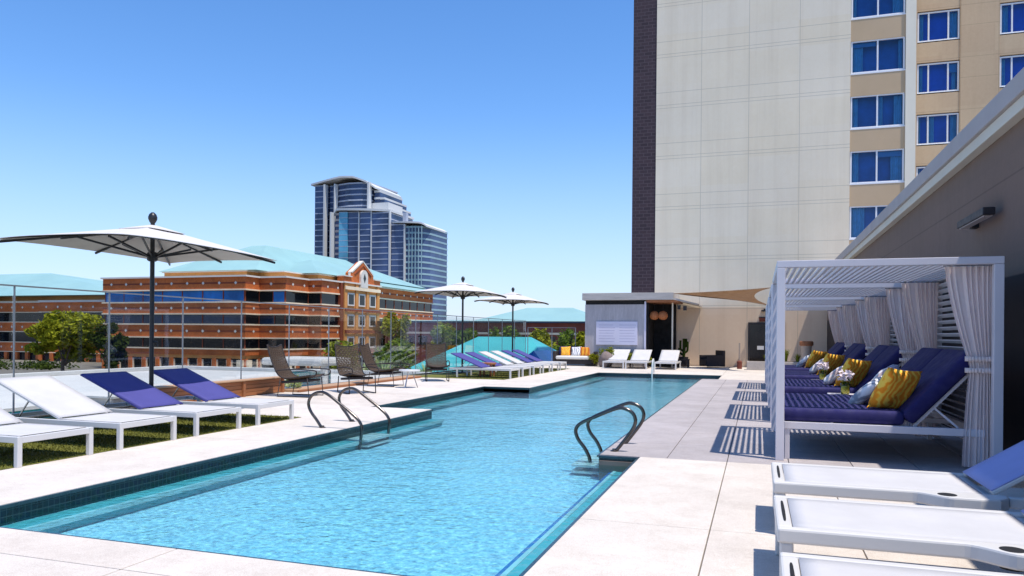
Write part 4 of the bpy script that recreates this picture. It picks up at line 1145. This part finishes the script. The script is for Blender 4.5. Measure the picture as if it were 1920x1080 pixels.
# ------------------------------------------------------------------ beyond the fence: white roof, pavilion, teal roof
t_ = thing('white_roof_building', 'broad flat white roof just below the deck beyond the glass fence', 'building')
w = MB(); w.box(-27, -11.2, -12, 29.6, -.78, -.50); w.build('roof', 'white_membrane', t_, bevel=.02)
w = MB(); w.box(-26.6, -11.6, -11.6, 29.2, -4.7, -.781); w.build('wall', 'white_membrane', t_)
w = MB(); w.box(-27, -26.7, -12, 29.6, -.499, -.34); w.box(-26.699, -11.2, 29.3, 29.6, -.499, -.34); w.build('parapet', 'white_membrane', t_, bevel=.02)
t_ = thing('glass_skylight', 'greenish glass box on the white roof behind the first loungers', 'skylight', (-13.1, 9.6, -.5))
MB().box(-1.0, 1.0, -1.4, 1.2, .0, .42).build('glazing', 'teal_glass', t_, bevel=.02); MB().box(-1.06, 1.06, -1.46, 1.26, .421, .48).build('cap', 'white_membrane', t_)
t_ = thing('roof_unit', 'grey mottled box on the white roof behind the first navy lounger', 'roof unit', (-12.4, 12.0, -.5))
MB().box(-.6, .6, -.7, .7, .03, .50).build('casing', 'planter_concrete', t_, bevel=.02); MB().box(-.64, .64, -.74, .74, .501, .54).build('lid', 'white_membrane', t_); MB().box(-.5, .5, -.6, .6, 0, .029).build('base', 'fixture', t_)
t_ = thing('white_canopy', 'white flat canopy on a round post beyond the fence behind the first woven chair', 'canopy', (-13.45, 21.3, -.5))
MB().box(-2.1, .18, -.5, 1.4, .73, .98).build('slab', 'white_membrane', t_, bevel=.08); MB().tube([(0, 0, 0), (0, 0, .729)], .13, 14).build('post', 'white_membrane', t_, smooth=True, angle=50)
MB().box(-1.5, -.5, .3, 1.2, .0, .5).build('glazed_box', 'teal_glass', t_, bevel=.02)
t_ = thing('teal_roofed_pavilion', 'low building with a bright teal hipped metal roof just past the far fence', 'building')
w = MB()
def hip(mb, x0, x1, y0, y1, z0, z1, rx0, rx1, ry0, ry1):
    a, b_, c_, d_ = (x0, y0, z0), (x1, y0, z0), (x1, y1, z0), (x0, y1, z0); e, f_, g_, h_ = (rx0, ry0, z1), (rx1, ry0, z1), (rx1, ry1, z1), (rx0, ry1, z1)
    if ry0 == ry1:
        mb.face([a, b_, f_, e]); mb.face([b_, c_, f_]); mb.face([c_, d_, e, f_]); mb.face([d_, a, e])
    elif rx0 == rx1:
        mb.face([a, b_, e]); mb.face([b_, c_, h_, e]); mb.face([c_, d_, h_]); mb.face([d_, a, e, h_])
    else:
        mb.face([a, b_, f_, e]); mb.face([b_, c_, g_, f_]); mb.face([c_, d_, h_, g_]); mb.face([d_, a, e, h_]); mb.face([e, f_, g_, h_])
    mb.face([d_, c_, b_, a])
hip(w, -23, -11.2, 43, 56, -1.7, 1.15, -18.8, -14.9, 49.5, 49.5)
mat('teal_metal', (.07, .42, .42, 1), .4, .12, .4)
w.build('roof', 'teal_metal', t_)
w = MB(); w.box(-22.3, -12.0, 43.7, 55.3, -4.7, -1.701); w.build('wall', 'office_cream', t_)
w = MB(); hip(w, -14.6, -11.0, 41.5, 47, -1.2, .35, -12.8, -12.8, 43.0, 46.5); w.build('added_shaded_slope', 'glass_blue', t_)  # added roof piece, dark blue paints the shaded slope of the teal roof

# ------------------------------------------------------------------ offices
def offset(poly, d_):
    """rectilinear, counter-clockwise polygon grown by d_"""
    n = len(poly); out = []
    for i in range(n):
        p0, p1, p2 = Vector(poly[i - 1]), Vector(poly[i]), Vector(poly[(i + 1) % n])
        e1, e2 = (p1 - p0).normalized(), (p2 - p1).normalized()
        n1, n2 = Vector((e1.y, -e1.x)), Vector((e2.y, -e2.x))
        q_ = p1 + (n1 + n2) * d_ if abs(e1.dot(e2)) < .5 else p1 + n1 * d_
        out.append((q_.x, q_.y))
    return out
def diamonds(mb, edges, z, step, s, out):
    for (x0, y0), (x1, y1) in edges:
        L = math.hypot(x1 - x0, y1 - y0); n = max(1, int(L / step)); ex, ey = (x1 - x0) / L, (y1 - y0) / L; nx, ny = ey, -ex
        for k in range(n):
            u = (k + .5) * L / n; cx, cy = x0 + ex * u + nx * out, y0 + ey * u + ny * out
            mb.face([(cx - ex * s, cy - ey * s, z), (cx, cy, z - s), (cx + ex * s, cy + ey * s, z), (cx, cy, z + s)])
def mullions(mb, edges, z0, z1, step, out, wd=.12):
    for (x0, y0), (x1, y1) in edges:
        L = math.hypot(x1 - x0, y1 - y0); n = max(1, int(L / step)); ex, ey = (x1 - x0) / L, (y1 - y0) / L; nx, ny = ey, -ex
        for k in range(n + 1):
            u = k * L / n; cx, cy = x0 + ex * u + nx * out, y0 + ey * u + ny * out
            mb.bar((cx, cy, z0), (cx, cy, z1), wd, wd, (ex, ey, 0))
T = thing('brick_office', 'large orange brick office block with teal roofs, a gabled bay and ribbon windows', 'building')
OP = [(-101, 95), (-73.9, 95), (-73.9, 98.36), (-69.14, 98.36), (-69.14, 104.5), (-66.76, 104.5), (-66.76, 147), (-101, 147)]
vis = [((-101, 95), (-73.9, 95)), ((-73.9, 95), (-73.9, 98.36)), ((-73.9, 98.36), (-69.14, 98.36)), ((-69.14, 98.36), (-69.14, 104.5)), ((-69.14, 104.5), (-66.76, 104.5)), ((-66.76, 104.5), (-66.76, 110.6)), ((-66.76, 123), (-66.76, 147))]
GLZ = [(6.02, 7.72, 'glass_black'), (2.60, 4.02, 'glass_black'), (-1.16, .34, 'glass_black'), (-4.7, -2.72, 'glass_black')]
for z0, z1, mt in GLZ:
    b = MB(); b.prism(OP, z0, z1); o = b.build('ribbon_window', mt, T)
    if z1 > -2:
        b = MB(); mullions(b, vis, z0, z1, 3.4, .05, .10); b.build('mullion', 'office_dark', o)
for x0, x1, y, z0, z1, mt in ((-100.99, -74.0, 95, 6.03, 7.71, 'glass_blue'), (-71.3, -69.2, 98.36, 6.03, 7.71, 'glass_blue'), (-100.99, -74.0, 95, 2.61, 4.01, 'glass_navy'), (-73.8, -71.0, 98.36, 2.61, 4.01, 'glass_navy')):
    o = MB().box(x0, x1, y - .04, y - .001, z0, z1).build('pane_reflection', mt, T)  # blue and navy base colours paint what the glass would mirror
    b = MB(); mullions(b, [((x0, y), (x1, y))], z0, z1, 3.4, .06, .10); b.build('mullion', 'office_dark', o)
BR = [(7.93, 9.75), (4.23, 5.80), (.55, 2.38), (-2.2, -1.36)]
for z0, z1 in BR:
    o = MB().prism(offset(OP, .28), z0, z1).build('brick_band', 'office_brick', T)
    b = MB(); zc = (z0 + z1) / 2
    if z0 > 0:
        diamonds(b, vis, zc, 2.75, .26, .31); b.build('diamond_tile', 'office_cream', o, fix=False)
        MB().prism(offset(OP, .292), zc - .13, zc + .13).build('dark_course', 'office_dark', o)
for z0, z1 in ((7.72, 7.93), (5.80, 6.02), (4.02, 4.23), (2.38, 2.60), (.34, .55), (-1.36, -1.16)):
    MB().prism(offset(OP, .40), z0, z1).build('sill_band', 'office_stone', T)
MB().prism(offset(OP, .1), -2.719, -2.201).build('lintel_band', 'office_gold', T)
b = MB(); mullions(b, vis, -4.7, -2.72, 2.6, .05, .62); b.build('arcade_pier', 'office_brick', T)
b = MB(); mullions(b, vis, -4.7, -2.9, 2.6, -.45, 1.15); b.build('window_surround', 'office_stone', T)
MB().prism(offset(OP, .55), 9.75, 10.0).build('cornice', 'office_cream', T)
OQ = [(-91.5, 97.5), (-75.6, 97.5), (-75.6, 100), (-70.6, 100), (-70.6, 106), (-68.2, 106), (-68.2, 145), (-91.5, 145)]
MB().prism(OQ, 10.001, 10.8).build('attic_band', 'office_gold', T)
MB().prism(offset(OQ, .25), 10.801, 11.0).build('attic_cornice', 'office_cream', T)
b = MB(); hip(b, -92.3, -73.5, 97, 146, 11.0, 16.3, -83.5, -80.5, 109, 135); hip(b, -82, -67.4, 104.6, 146, 11.0, 14.2, -75, -75, 114, 137)
hip(b, -90, -65.6, 123.2, 148.3, 9.99, 15.0, -80, -77, 135, 136)
b.build('roof', 'teal_roof', T)
# gabled bay on the sunny side
bx = -66.2
b = MB(); b.prism([(-67.5, 110.7), (bx, 110.7), (bx, 122.8), (-67.5, 122.8)], -4.7, 9.8); b.build('bay_wall', 'office_gold', T)
b = MB()
for y in (110.9, 114.55, 118.3, 122.2): b.box(bx + .001, bx + .22, y - .42, y + .42, -4.7, 9.79)
b.build('bay_pilaster', 'office_gold', T)
for z0, z1 in ((6.25, 7.95), (2.75, 4.3), (-1.0, .5), (-4.6, -2.9)):
    for y in (112.75, 116.45, 120.25):
        o = MB().box(bx + .002, bx + .12, y - 1.12, y + 1.12, z0 - .25, z1 + .25).build('bay_window', 'office_cream', T)
        MB().box(bx + .121, bx + .14, y - .85, y + .85, z0, z1).build('pane', 'glass_black', o)
for z in (9.0, 5.3, 1.6, -1.75): MB().box(bx + .221, bx + .40, 110.5, 122.7, z - .28, z + .28).build('bay_course', 'office_stone' if z > 8 else 'office_dark', T)
gp = [(110.4, 9.8), (123.1, 9.8), (123.1, 10.9), (120.5, 10.9), (120.5, 11.7), (116.75, 13.9), (113.0, 11.7), (113.0, 10.9), (110.4, 10.9)]
b = MB(); b.prism_x(gp, -67.4, bx + .05); b.build('gable', 'office_brick', T)
b = MB()
for (y0, z0), (y1, z1) in zip(gp[3:7], gp[4:8]): b.bar((bx - .3, y0, z0 + .06), (bx - .3, y1, z1 + .06), .8, .24, (0, 0, 1))
for y0, y1 in ((110.2, 112.8), (120.7, 123.3)): b.box(-67.4, bx + .3, y0, y1, 10.9, 11.08)
b.box(-67.4, bx + .35, 110.2, 123.3, 9.801, 10.05)
b.build('gable_coping', 'office_cream', T)
b = MB()
N = 10
b.prism_x([(115.55, 9.3), (117.95, 9.3), (117.95, 11.2)] + [(116.75 + 1.2 * math.cos(math.pi * k / N), 11.2 + 1.2 * math.sin(math.pi * k / N)) for k in range(1, N)] + [(115.55, 11.2)], bx + .051, bx + .42)
o = b.build('arched_niche', 'office_cream', T)
b = MB(); b.prism_x([(116.75, 10.1), (117.2, 10.95), (116.75, 11.8), (116.3, 10.95)], bx + .421, bx + .45); b.build('diamond_window', 'glass_black', o)
b = MB()
for s in (-1, 1): b.bar((bx + .06, 116.75, 13.15), (bx + .06, 116.75 + s * 2.9, 11.45), .12, .26, (1, 0, 0))
b.build('brick_chevron', 'office_dark', T)
b = MB(); b.box(-67.0, bx - .02, 109.6, 110.69, -4.7, 9.79); b.build('downpipe_recess', 'office_dark', T)

T = thing('brick_office', 'brick office with a pale teal roof at the far left behind the tree', 'building')
LP = [(-190, 112), (-150.5, 112), (-150.5, 114.5), (-136, 114.5), (-136, 112.6), (-112, 112.6), (-112, 150), (-190, 150)]
lv = [((-190, 112), (-150.5, 112)), ((-150.5, 114.5), (-136, 114.5)), ((-136, 112.6), (-112, 112.6))]
for z0, z1 in ((3.1, 4.95), (-1.0, 1.0), (-4.7, -3.1)): MB().prism(LP, z0, z1).build('ribbon_window', 'glass_black', T)
for z0, z1 in ((5.1, 6.95), (1.15, 2.95), (-2.95, -1.15)):
    o = MB().prism(offset(LP, .28), z0, z1).build('brick_band', 'office_brick', T)
    b = MB(); diamonds(b, lv, (z0 + z1) / 2, 2.9, .28, .31); b.build('diamond_tile', 'office_cream', o, fix=False)
for z0, z1 in ((4.95, 5.1), (2.95, 3.1), (1.0, 1.15), (-1.15, -1.0), (-3.1, -2.95)): MB().prism(offset(LP, .4), z0, z1).build('sill_band', 'office_stone', T)
MB().prism(offset(LP, .5), 6.95, 7.35).build('cornice', 'office_cream', T); MB().prism(offset(LP, -1.2), 7.351, 8.3).build('attic_band', 'office_gold', T)
b = MB(); mullions(b, lv, -4.7, -3.1, 2.9, .1, .8); b.build('arcade_pier', 'office_brick', T)
b = MB(); hip(b, -200, -113, 111.5, 150, 8.3, 14.3, -176, -152, 128, 128); b.build('roof', 'teal_roof', T)

T = thing('brick_office', 'long dark red brick building with a teal hipped roof behind the far umbrellas', 'building')
RP = [(-64, 121), (-26, 121), (-26, 140), (-64, 140)]
rv = [((-64, 121), (-26, 121))]
MB().prism(RP, -4.7, 3.3).build('wall', 'right_brick', T)
b = MB()
for z0, z1 in ((-.6, 1.0),): 
    x = -62.5
    while x < -27: b.box(x, x + 1.7, 120.93, 120.999, z0, z1); x += 2.6
b.build('window', 'glass_black', T)
MB().prism(offset(RP, .3), 1.35, 1.7).build('stone_band', 'office_stone', T); MB().prism(offset(RP, .5), 3.301, 3.6).build('cornice', 'glass_navy', T)
b = MB(); hip(b, -47, -25.2, 120.3, 141, 3.6, 6.2, -40, -31.5, 130, 131); hip(b, -66, -47.1, 120.3, 141, 3.6, 3.95, -58, -52, 130, 131); b.build('roof', 'teal_roof', T)

# ------------------------------------------------------------------ high-rise
T = thing('apartment_tower', 'pair of tall glassy apartment towers with white edges rising behind the brick office', 'building')
def block(poly, zb, zt, fl, glassm, slabm, ov, st):
    MB().prism(poly, zb, zt).build('glazed_body', glassm, T)
    n = len(poly); c = Vector((sum(p[0] for p in poly) / n, sum(p[1] for p in poly) / n))
    big = [tuple(c + (Vector(p) - c) * ov) for p in poly]
    b = MB(); z = zt
    while z > zb + 2: b.prism(big, z - st, z); z -= fl
    b.build('balcony_slabs', slabm, T)
def box_poly(x0, x1, y0, y1): return [(x0, y0), (x1, y0), (x1, y1), (x0, y1)]
FL = 2.55
block(box_poly(-195.3, -189.6, 300, 325), -4.7, 69.4, FL, 'hr_glass', 'hr_slab', 1.008, .40)
block(box_poly(-188.6, -184.2, 302, 325), -4.7, 69.4, FL, 'hr_glass', 'hr_slab', 1.004, .35)
block([(-183.2, 301), (-177, 299.2), (-171, 299.6), (-167.4, 301.5), (-166, 325), (-183.2, 325)], -4.7, 69.6, FL, 'hr_glass', 'hr_slab', 1.03, .62)
def crown(x0, x1, y0, y1, zf, th, n=16):
    b = MB(); xs = [x0 + (x1 - x0) * k / n for k in range(n + 1)]
    for a, c in zip(xs, xs[1:]):
        za, zc = zf(a), zf(c)
        fa, fc = (y0 - 2.2 * math.sin(math.pi * (q - x0) / (x1 - x0)) for q in (a, c))
        b._box([(a, fa, za - th), (c, fc, zc - th), (c, y1, zc - th), (a, y1, za - th), (a, fa, za), (c, fc, zc), (c, y1, zc), (a, y1, za)])
    return b
def roof_z(x):
    P = [(-197.2, 70.3), (-190, 71.2), (-180, 72.6), (-174, 72.3), (-168, 70.0), (-164, 67.2)]
    for (xa, za), (xb, zb) in zip(P, P[1:]):
        if x <= xb: return za + (zb - za) * max(0, (x - xa)) / (xb - xa)
    return P[-1][1]
crown(-197.2, -164, 299.4, 326, roof_z, .8).build('roof_crown', 'hr_white', T)
b = MB()
for x, w_ in ((-189.1, .8), (-183.7, .55), (-166.6, .8)): b.box(x - w_ / 2, x + w_ / 2, 297.8, 300.4, -4.7, 69.3)
b.box(-182.6, -181.9, 292.4, 295, 30, 55.5)
b.build('white_fin', 'hr_white', T)
for k, (x0, x1, zt) in enumerate(((-166, -163.2, 66.2), (-163.1, -160.9, 62.9), (-160.8, -158.6, 59.6))): block(box_poly(x0, x1, 303, 325), 40, zt, 3.1, 'hr_glass', 'hr_white', 1.03, .9)
# lower front tower: bays between white fins
block(box_poly(-181.6, -179.1, 295.5, 318), -4.7, 55.4, FL, 'hr_glass', 'hr_tan', 1.02, 1.0)
block(box_poly(-178.9, -174.6, 294, 318), -4.7, 55.6, FL, 'hr_glass_cyan', 'hr_slab', 1.003, .25)
block(box_poly(-174.5, -169.2, 294.6, 318), -4.7, 55.5, FL, 'hr_glass', 'hr_slab', 1.003, .30)
block(box_poly(-168.2, -162.9, 294, 318), -4.7, 55.2, FL, 'hr_glass', 'hr_slab', 1.006, .45)
block(box_poly(-162.2, -154.1, 294, 318), -4.7, 54.6, FL, 'hr_glass', 'hr_slab', 1.006, .45)
block(box_poly(-153.2, -146.8, 295, 318), -4.7, 49.2, FL, 'hr_glass', 'hr_slab', 1.006, .40)
block([(-146.0, 295), (-141.6, 295.3), (-138.8, 297), (-137.2, 301), (-136.6, 318), (-146.0, 318)], -4.7, 48.2, FL, 'hr_glass', 'hr_pale', 1.02, .8)
b = MB()
for k in range(1, 6): b.box(-146.2 + k * 1.5, -145.9 + k * 1.5, 294.55, 294.9, -4.7, 48)
b.build('balcony_divider', 'hr_pale', T)
def top2(x): return 57.5 - .062 * (x + 182.4) - max(0, -(x + 180.2)) ** 2 * .45
crown(-182.4, -153.4, 294.6, 318, top2, .95).build('white_frame', 'hr_white', T)
def top3(x): return 50.5 - .05 * (x + 153) - max(0, x + 140) ** 2 * .12
crown(-153.2, -136.6, 295.4, 318, top3, .7).build('white_frame', 'hr_white', T)
b = MB()
for x in (-168.7, -162.55, -153.65, -146.4): b.box(x - .24, x + .24, 293.6, 295, -4.7, 55.2 if x < -150 else 49)
b.build('white_fin', 'hr_white', T)
MB().box(-178, -158, 301, 315, 56, 60.2).build('penthouse', 'hr_white', T)
b = MB(); b.box(-150.3, -148.6, 300, 302, 49.5, 55.0); b.build('plant_room', 'hr_slab', T)

# ------------------------------------------------------------------ trees
def tree(label, loc, h, rw, leaf, seed, group, blobs=16, per=170, ls=.32, lim=.45):
    rr = random.Random(seed)
    t_ = thing('leafy_tree', label, 'tree', loc, 0, group)
    b = MB()
    top = h * .62
    b.tube(smooth_path([(0, 0, 0), (rr.uniform(-.1, .1) * rw, 0, top * .5), (rr.uniform(-.15, .15) * rw, rr.uniform(-.1, .1) * rw, top)], 5), .1, 8, True, [h * .028 * (1 - .6 * k / 10) for k in range(11)])
    cents = []
    for k in range(blobs):
        a = rr.uniform(0, 6.28); r = rw * rr.uniform(.15, .72); z = h * rr.uniform(lim, .90)
        r *= 1 - .45 * max(0, (z / h - .7) / .3)
        cents.append((math.cos(a) * r, math.sin(a) * r, z))
    for c in cents[:7]: b.tube([(0, 0, h * .28), (c[0] * .55, c[1] * .55, h * .28 + (c[2] - h * .28) * .6), c], .04, 5, True, [h * .013, h * .008, h * .003])
    b.build('trunk', 'bark', t_, smooth=True)
    b = MB()
    for c in cents: leaf_blob(b, c, (rw * rr.uniform(.22, .40), rw * rr.uniform(.22, .40), h * rr.uniform(.07, .13)), per, ls, rr)
    b.build('crown', leaf, t_, fix=False)
G17 = 'trees beyond the glass fence'
tree('bright olive green tree before the left brick office', (-69.8, 60.5, -4.7), 8.4, 4.6, 'leaf_olive', 21, G17, 26, 230, .34, .38)
tree('dark green tree right of the bright olive one, against the brick office corner', (-65.0, 61.5, -4.7), 7.2, 2.0, 'leaf_dark', 22, G17, 14, 170, .32, .3)
tree('green tree behind the third woven chair', (-28.6, 56, -4.7), 6.2, 2.1, 'leaf_green', 23, G17, 18, 170, .22, .35)
tree('tall thin green tree by the end of the brick office', (-33.5, 66, -4.7), 8.2, 2.2, 'leaf_olive', 24, G17, 16, 150, .24, .4)
tree('green tree behind the fourth woven chair', (-26.2, 62, -4.7), 6.9, 2.2, 'leaf_green', 26, G17, 16, 150, .24, .35)
for k, (x, h, rw, lf, lab) in enumerate(((-29.2, 7.2, 2.4, 'leaf_olive', 'olive tree left of the nearer far umbrella pole'), (-25.9, 6.7, 2.0, 'leaf_green', 'small green tree between the two far umbrella poles, left one'), (-23.2, 7.0, 2.1, 'leaf_green', 'small green tree between the two far umbrella poles, right one'), (-19.9, 6.6, 2.0, 'leaf_olive', 'small olive tree just past the farther umbrella pole'), (-17.0, 7.0, 2.1, 'leaf_green', 'small green tree above the far sofa'), (-14.4, 6.6, 1.8, 'leaf_olive', 'small olive tree beside the bar hut wall'))):
    tree(lab, (x, 68 + rng.uniform(-2, 2), -4.7), h, rw, lf, 30 + k, G17, 16, 130, .22, .4)
tree('lime green young tree just beyond the fence behind the third woven chair', (-24.0, 40, -4.7), 5.6, 2.0, 'leaf_lime', 51, G17, 18, 130, .16, .45)
tree('bushy green young tree just beyond the fence behind the fourth woven chair', (-19.6, 38.5, -4.7), 5.2, 1.6, 'leaf_green', 52, G17, 16, 130, .15, .4)
# agaves / pale spiky plants behind the chairs
G18 = 'spiky pale plants beyond the fence'
for k, (x, y, z, h, lab) in enumerate(((-17.6, 33.0, -1.3, 1.9, 'large pale spiky plant behind the third woven chair'), (-19.2, 34.0, -1.3, 1.6, 'pale spiky plant right behind the second woven chair'), (-15.9, 34.5, -1.3, 1.5, 'pale spiky plant behind the fourth woven chair'))):
    b = MB(); tuft(b, (0, 0, 0), 60, h, h * .75, .09, 70 + k); o = b.build('spiky_plant', 'leaf_pale', fix=False); o.location = (x, y, z); tag(o, lab, 'plant', G18)
struct(MB().box(-27, -11.0, 29.8, 41, -4.69, -1.3).build('planting_bed', 'soil'))
o = MB(); rr = random.Random(77)
for _ in range(60): leaf_blob(o, (rr.uniform(-24, -11.4), rr.uniform(30.5, 40.5), -1.1), (.7, .7, .35), 50, .12, rr)
o = o.build('ground_cover', 'leaf_green', fix=False); o['kind'] = 'stuff'; o['label'] = 'low green planting beyond the fence behind the woven chairs'; o['category'] = 'ground cover'
o = MB(); rr = random.Random(78)
for _ in range(110): leaf_blob(o, (rr.uniform(-175, -104), rr.uniform(84, 92), -4.3), (2.2, 1.4, 1.0), 40, .3, rr)
o = o.build('hedge_mass', 'leaf_dark', fix=False); o['kind'] = 'stuff'; o['label'] = 'dark hedge planting at the foot of the left brick office'; o['category'] = 'hedge'
# far tree line
o = MB(); rr = random.Random(79)
for _ in range(220):
    x = rr.uniform(-330, 60); leaf_blob(o, (x, rr.uniform(190, 230), -1.5 + rr.uniform(0, 2.5)), (6, 4, 3), 26, 1.0, rr)
o = o.build('treeline', 'leaf_dark', fix=False); o['kind'] = 'stuff'; o['label'] = 'distant dark line of trees along the horizon'; o['category'] = 'trees'

# ------------------------------------------------------------------ light
sd = Vector((-.329, .145, -1)).normalized()
L = bpy.data.lights.new('sun', 'SUN'); L.energy = 5.0; L.angle = R(.5); L.color = (1, .94, .86)
o = bpy.data.objects.new('sun', L); COL.objects.link(o); o.rotation_euler = sd.to_track_quat('-Z', 'Y').to_euler(); o.location = (20, -10, 60)
W = bpy.data.worlds.new('World'); scene.world = W; W.use_nodes = True
n = W.node_tree.nodes; l = W.node_tree.links; n.clear()
out = n.new('ShaderNodeOutputWorld'); bg = n.new('ShaderNodeBackground'); sky = n.new('ShaderNodeTexSky')
sky.sky_type = 'NISHITA'; sky.sun_disc = False; sky.sun_elevation = math.asin(-sd.z); sky.sun_rotation = math.atan2(-sd.x, -sd.y)
sky.altitude = 300; sky.air_density = 1.0; sky.dust_density = .2; sky.ozone_density = 1.5
hs = n.new('ShaderNodeHueSaturation'); hs.inputs['Saturation'].default_value = 1.25; hs.inputs['Value'].default_value = 1.5
l.new(sky.outputs[0], hs.inputs['Color']); tn = n.new('ShaderNodeMix'); tn.data_type = 'RGBA'; tn.blend_type = 'MULTIPLY'; tn.inputs[0].default_value = 1; tn.inputs[7].default_value = (.97, 1.0, 1.12, 1)
l.new(hs.outputs[0], tn.inputs[6])
tc = n.new('ShaderNodeTexCoord'); sx = n.new('ShaderNodeSeparateXYZ'); l.new(tc.outputs['Generated'], sx.inputs[0])
mr = n.new('ShaderNodeMapRange'); mr.interpolation_type = 'SMOOTHSTEP'; mr.inputs[1].default_value = -.02; mr.inputs[2].default_value = .30; mr.inputs[3].default_value = .72; mr.inputs[4].default_value = 0
l.new(sx.outputs[2], mr.inputs[0])
hz = n.new('ShaderNodeMix'); hz.data_type = 'RGBA'; l.new(mr.outputs[0], hz.inputs[0]); hz.inputs[7].default_value = (4.2, 5.3, 7.9, 1)
l.new(tn.outputs[2], hz.inputs[6]); l.new(hz.outputs[2], bg.inputs[0]); bg.inputs[1].default_value = .13; l.new(bg.outputs[0], out.inputs[0])

# ------------------------------------------------------------------ camera
F, YAW, HC, ROLL, H = 1403.09, .318185, 627.7, .008734, 1.3
cd = bpy.data.cameras.new('camera'); cd.sensor_fit = 'HORIZONTAL'; cd.sensor_width = 36; cd.lens = F / 1920 * 36
cd.shift_x = 0; cd.shift_y = (HC - 540) / 1920; cd.clip_start = .05; cd.clip_end = 9000
co = bpy.data.objects.new('camera', cd); COL.objects.link(co)
co.matrix_world = Matrix.Translation((0, 0, H)) @ Matrix.Rotation(YAW, 4, 'Z') @ Matrix.Rotation(R(90), 4, 'X') @ Matrix.Rotation(ROLL, 4, 'Z')
scene.camera = co
scene.view_settings.view_transform = 'Standard'; scene.view_settings.look = 'None'; scene.view_settings.exposure = 0
scene.cycles.transparent_max_bounces = 16
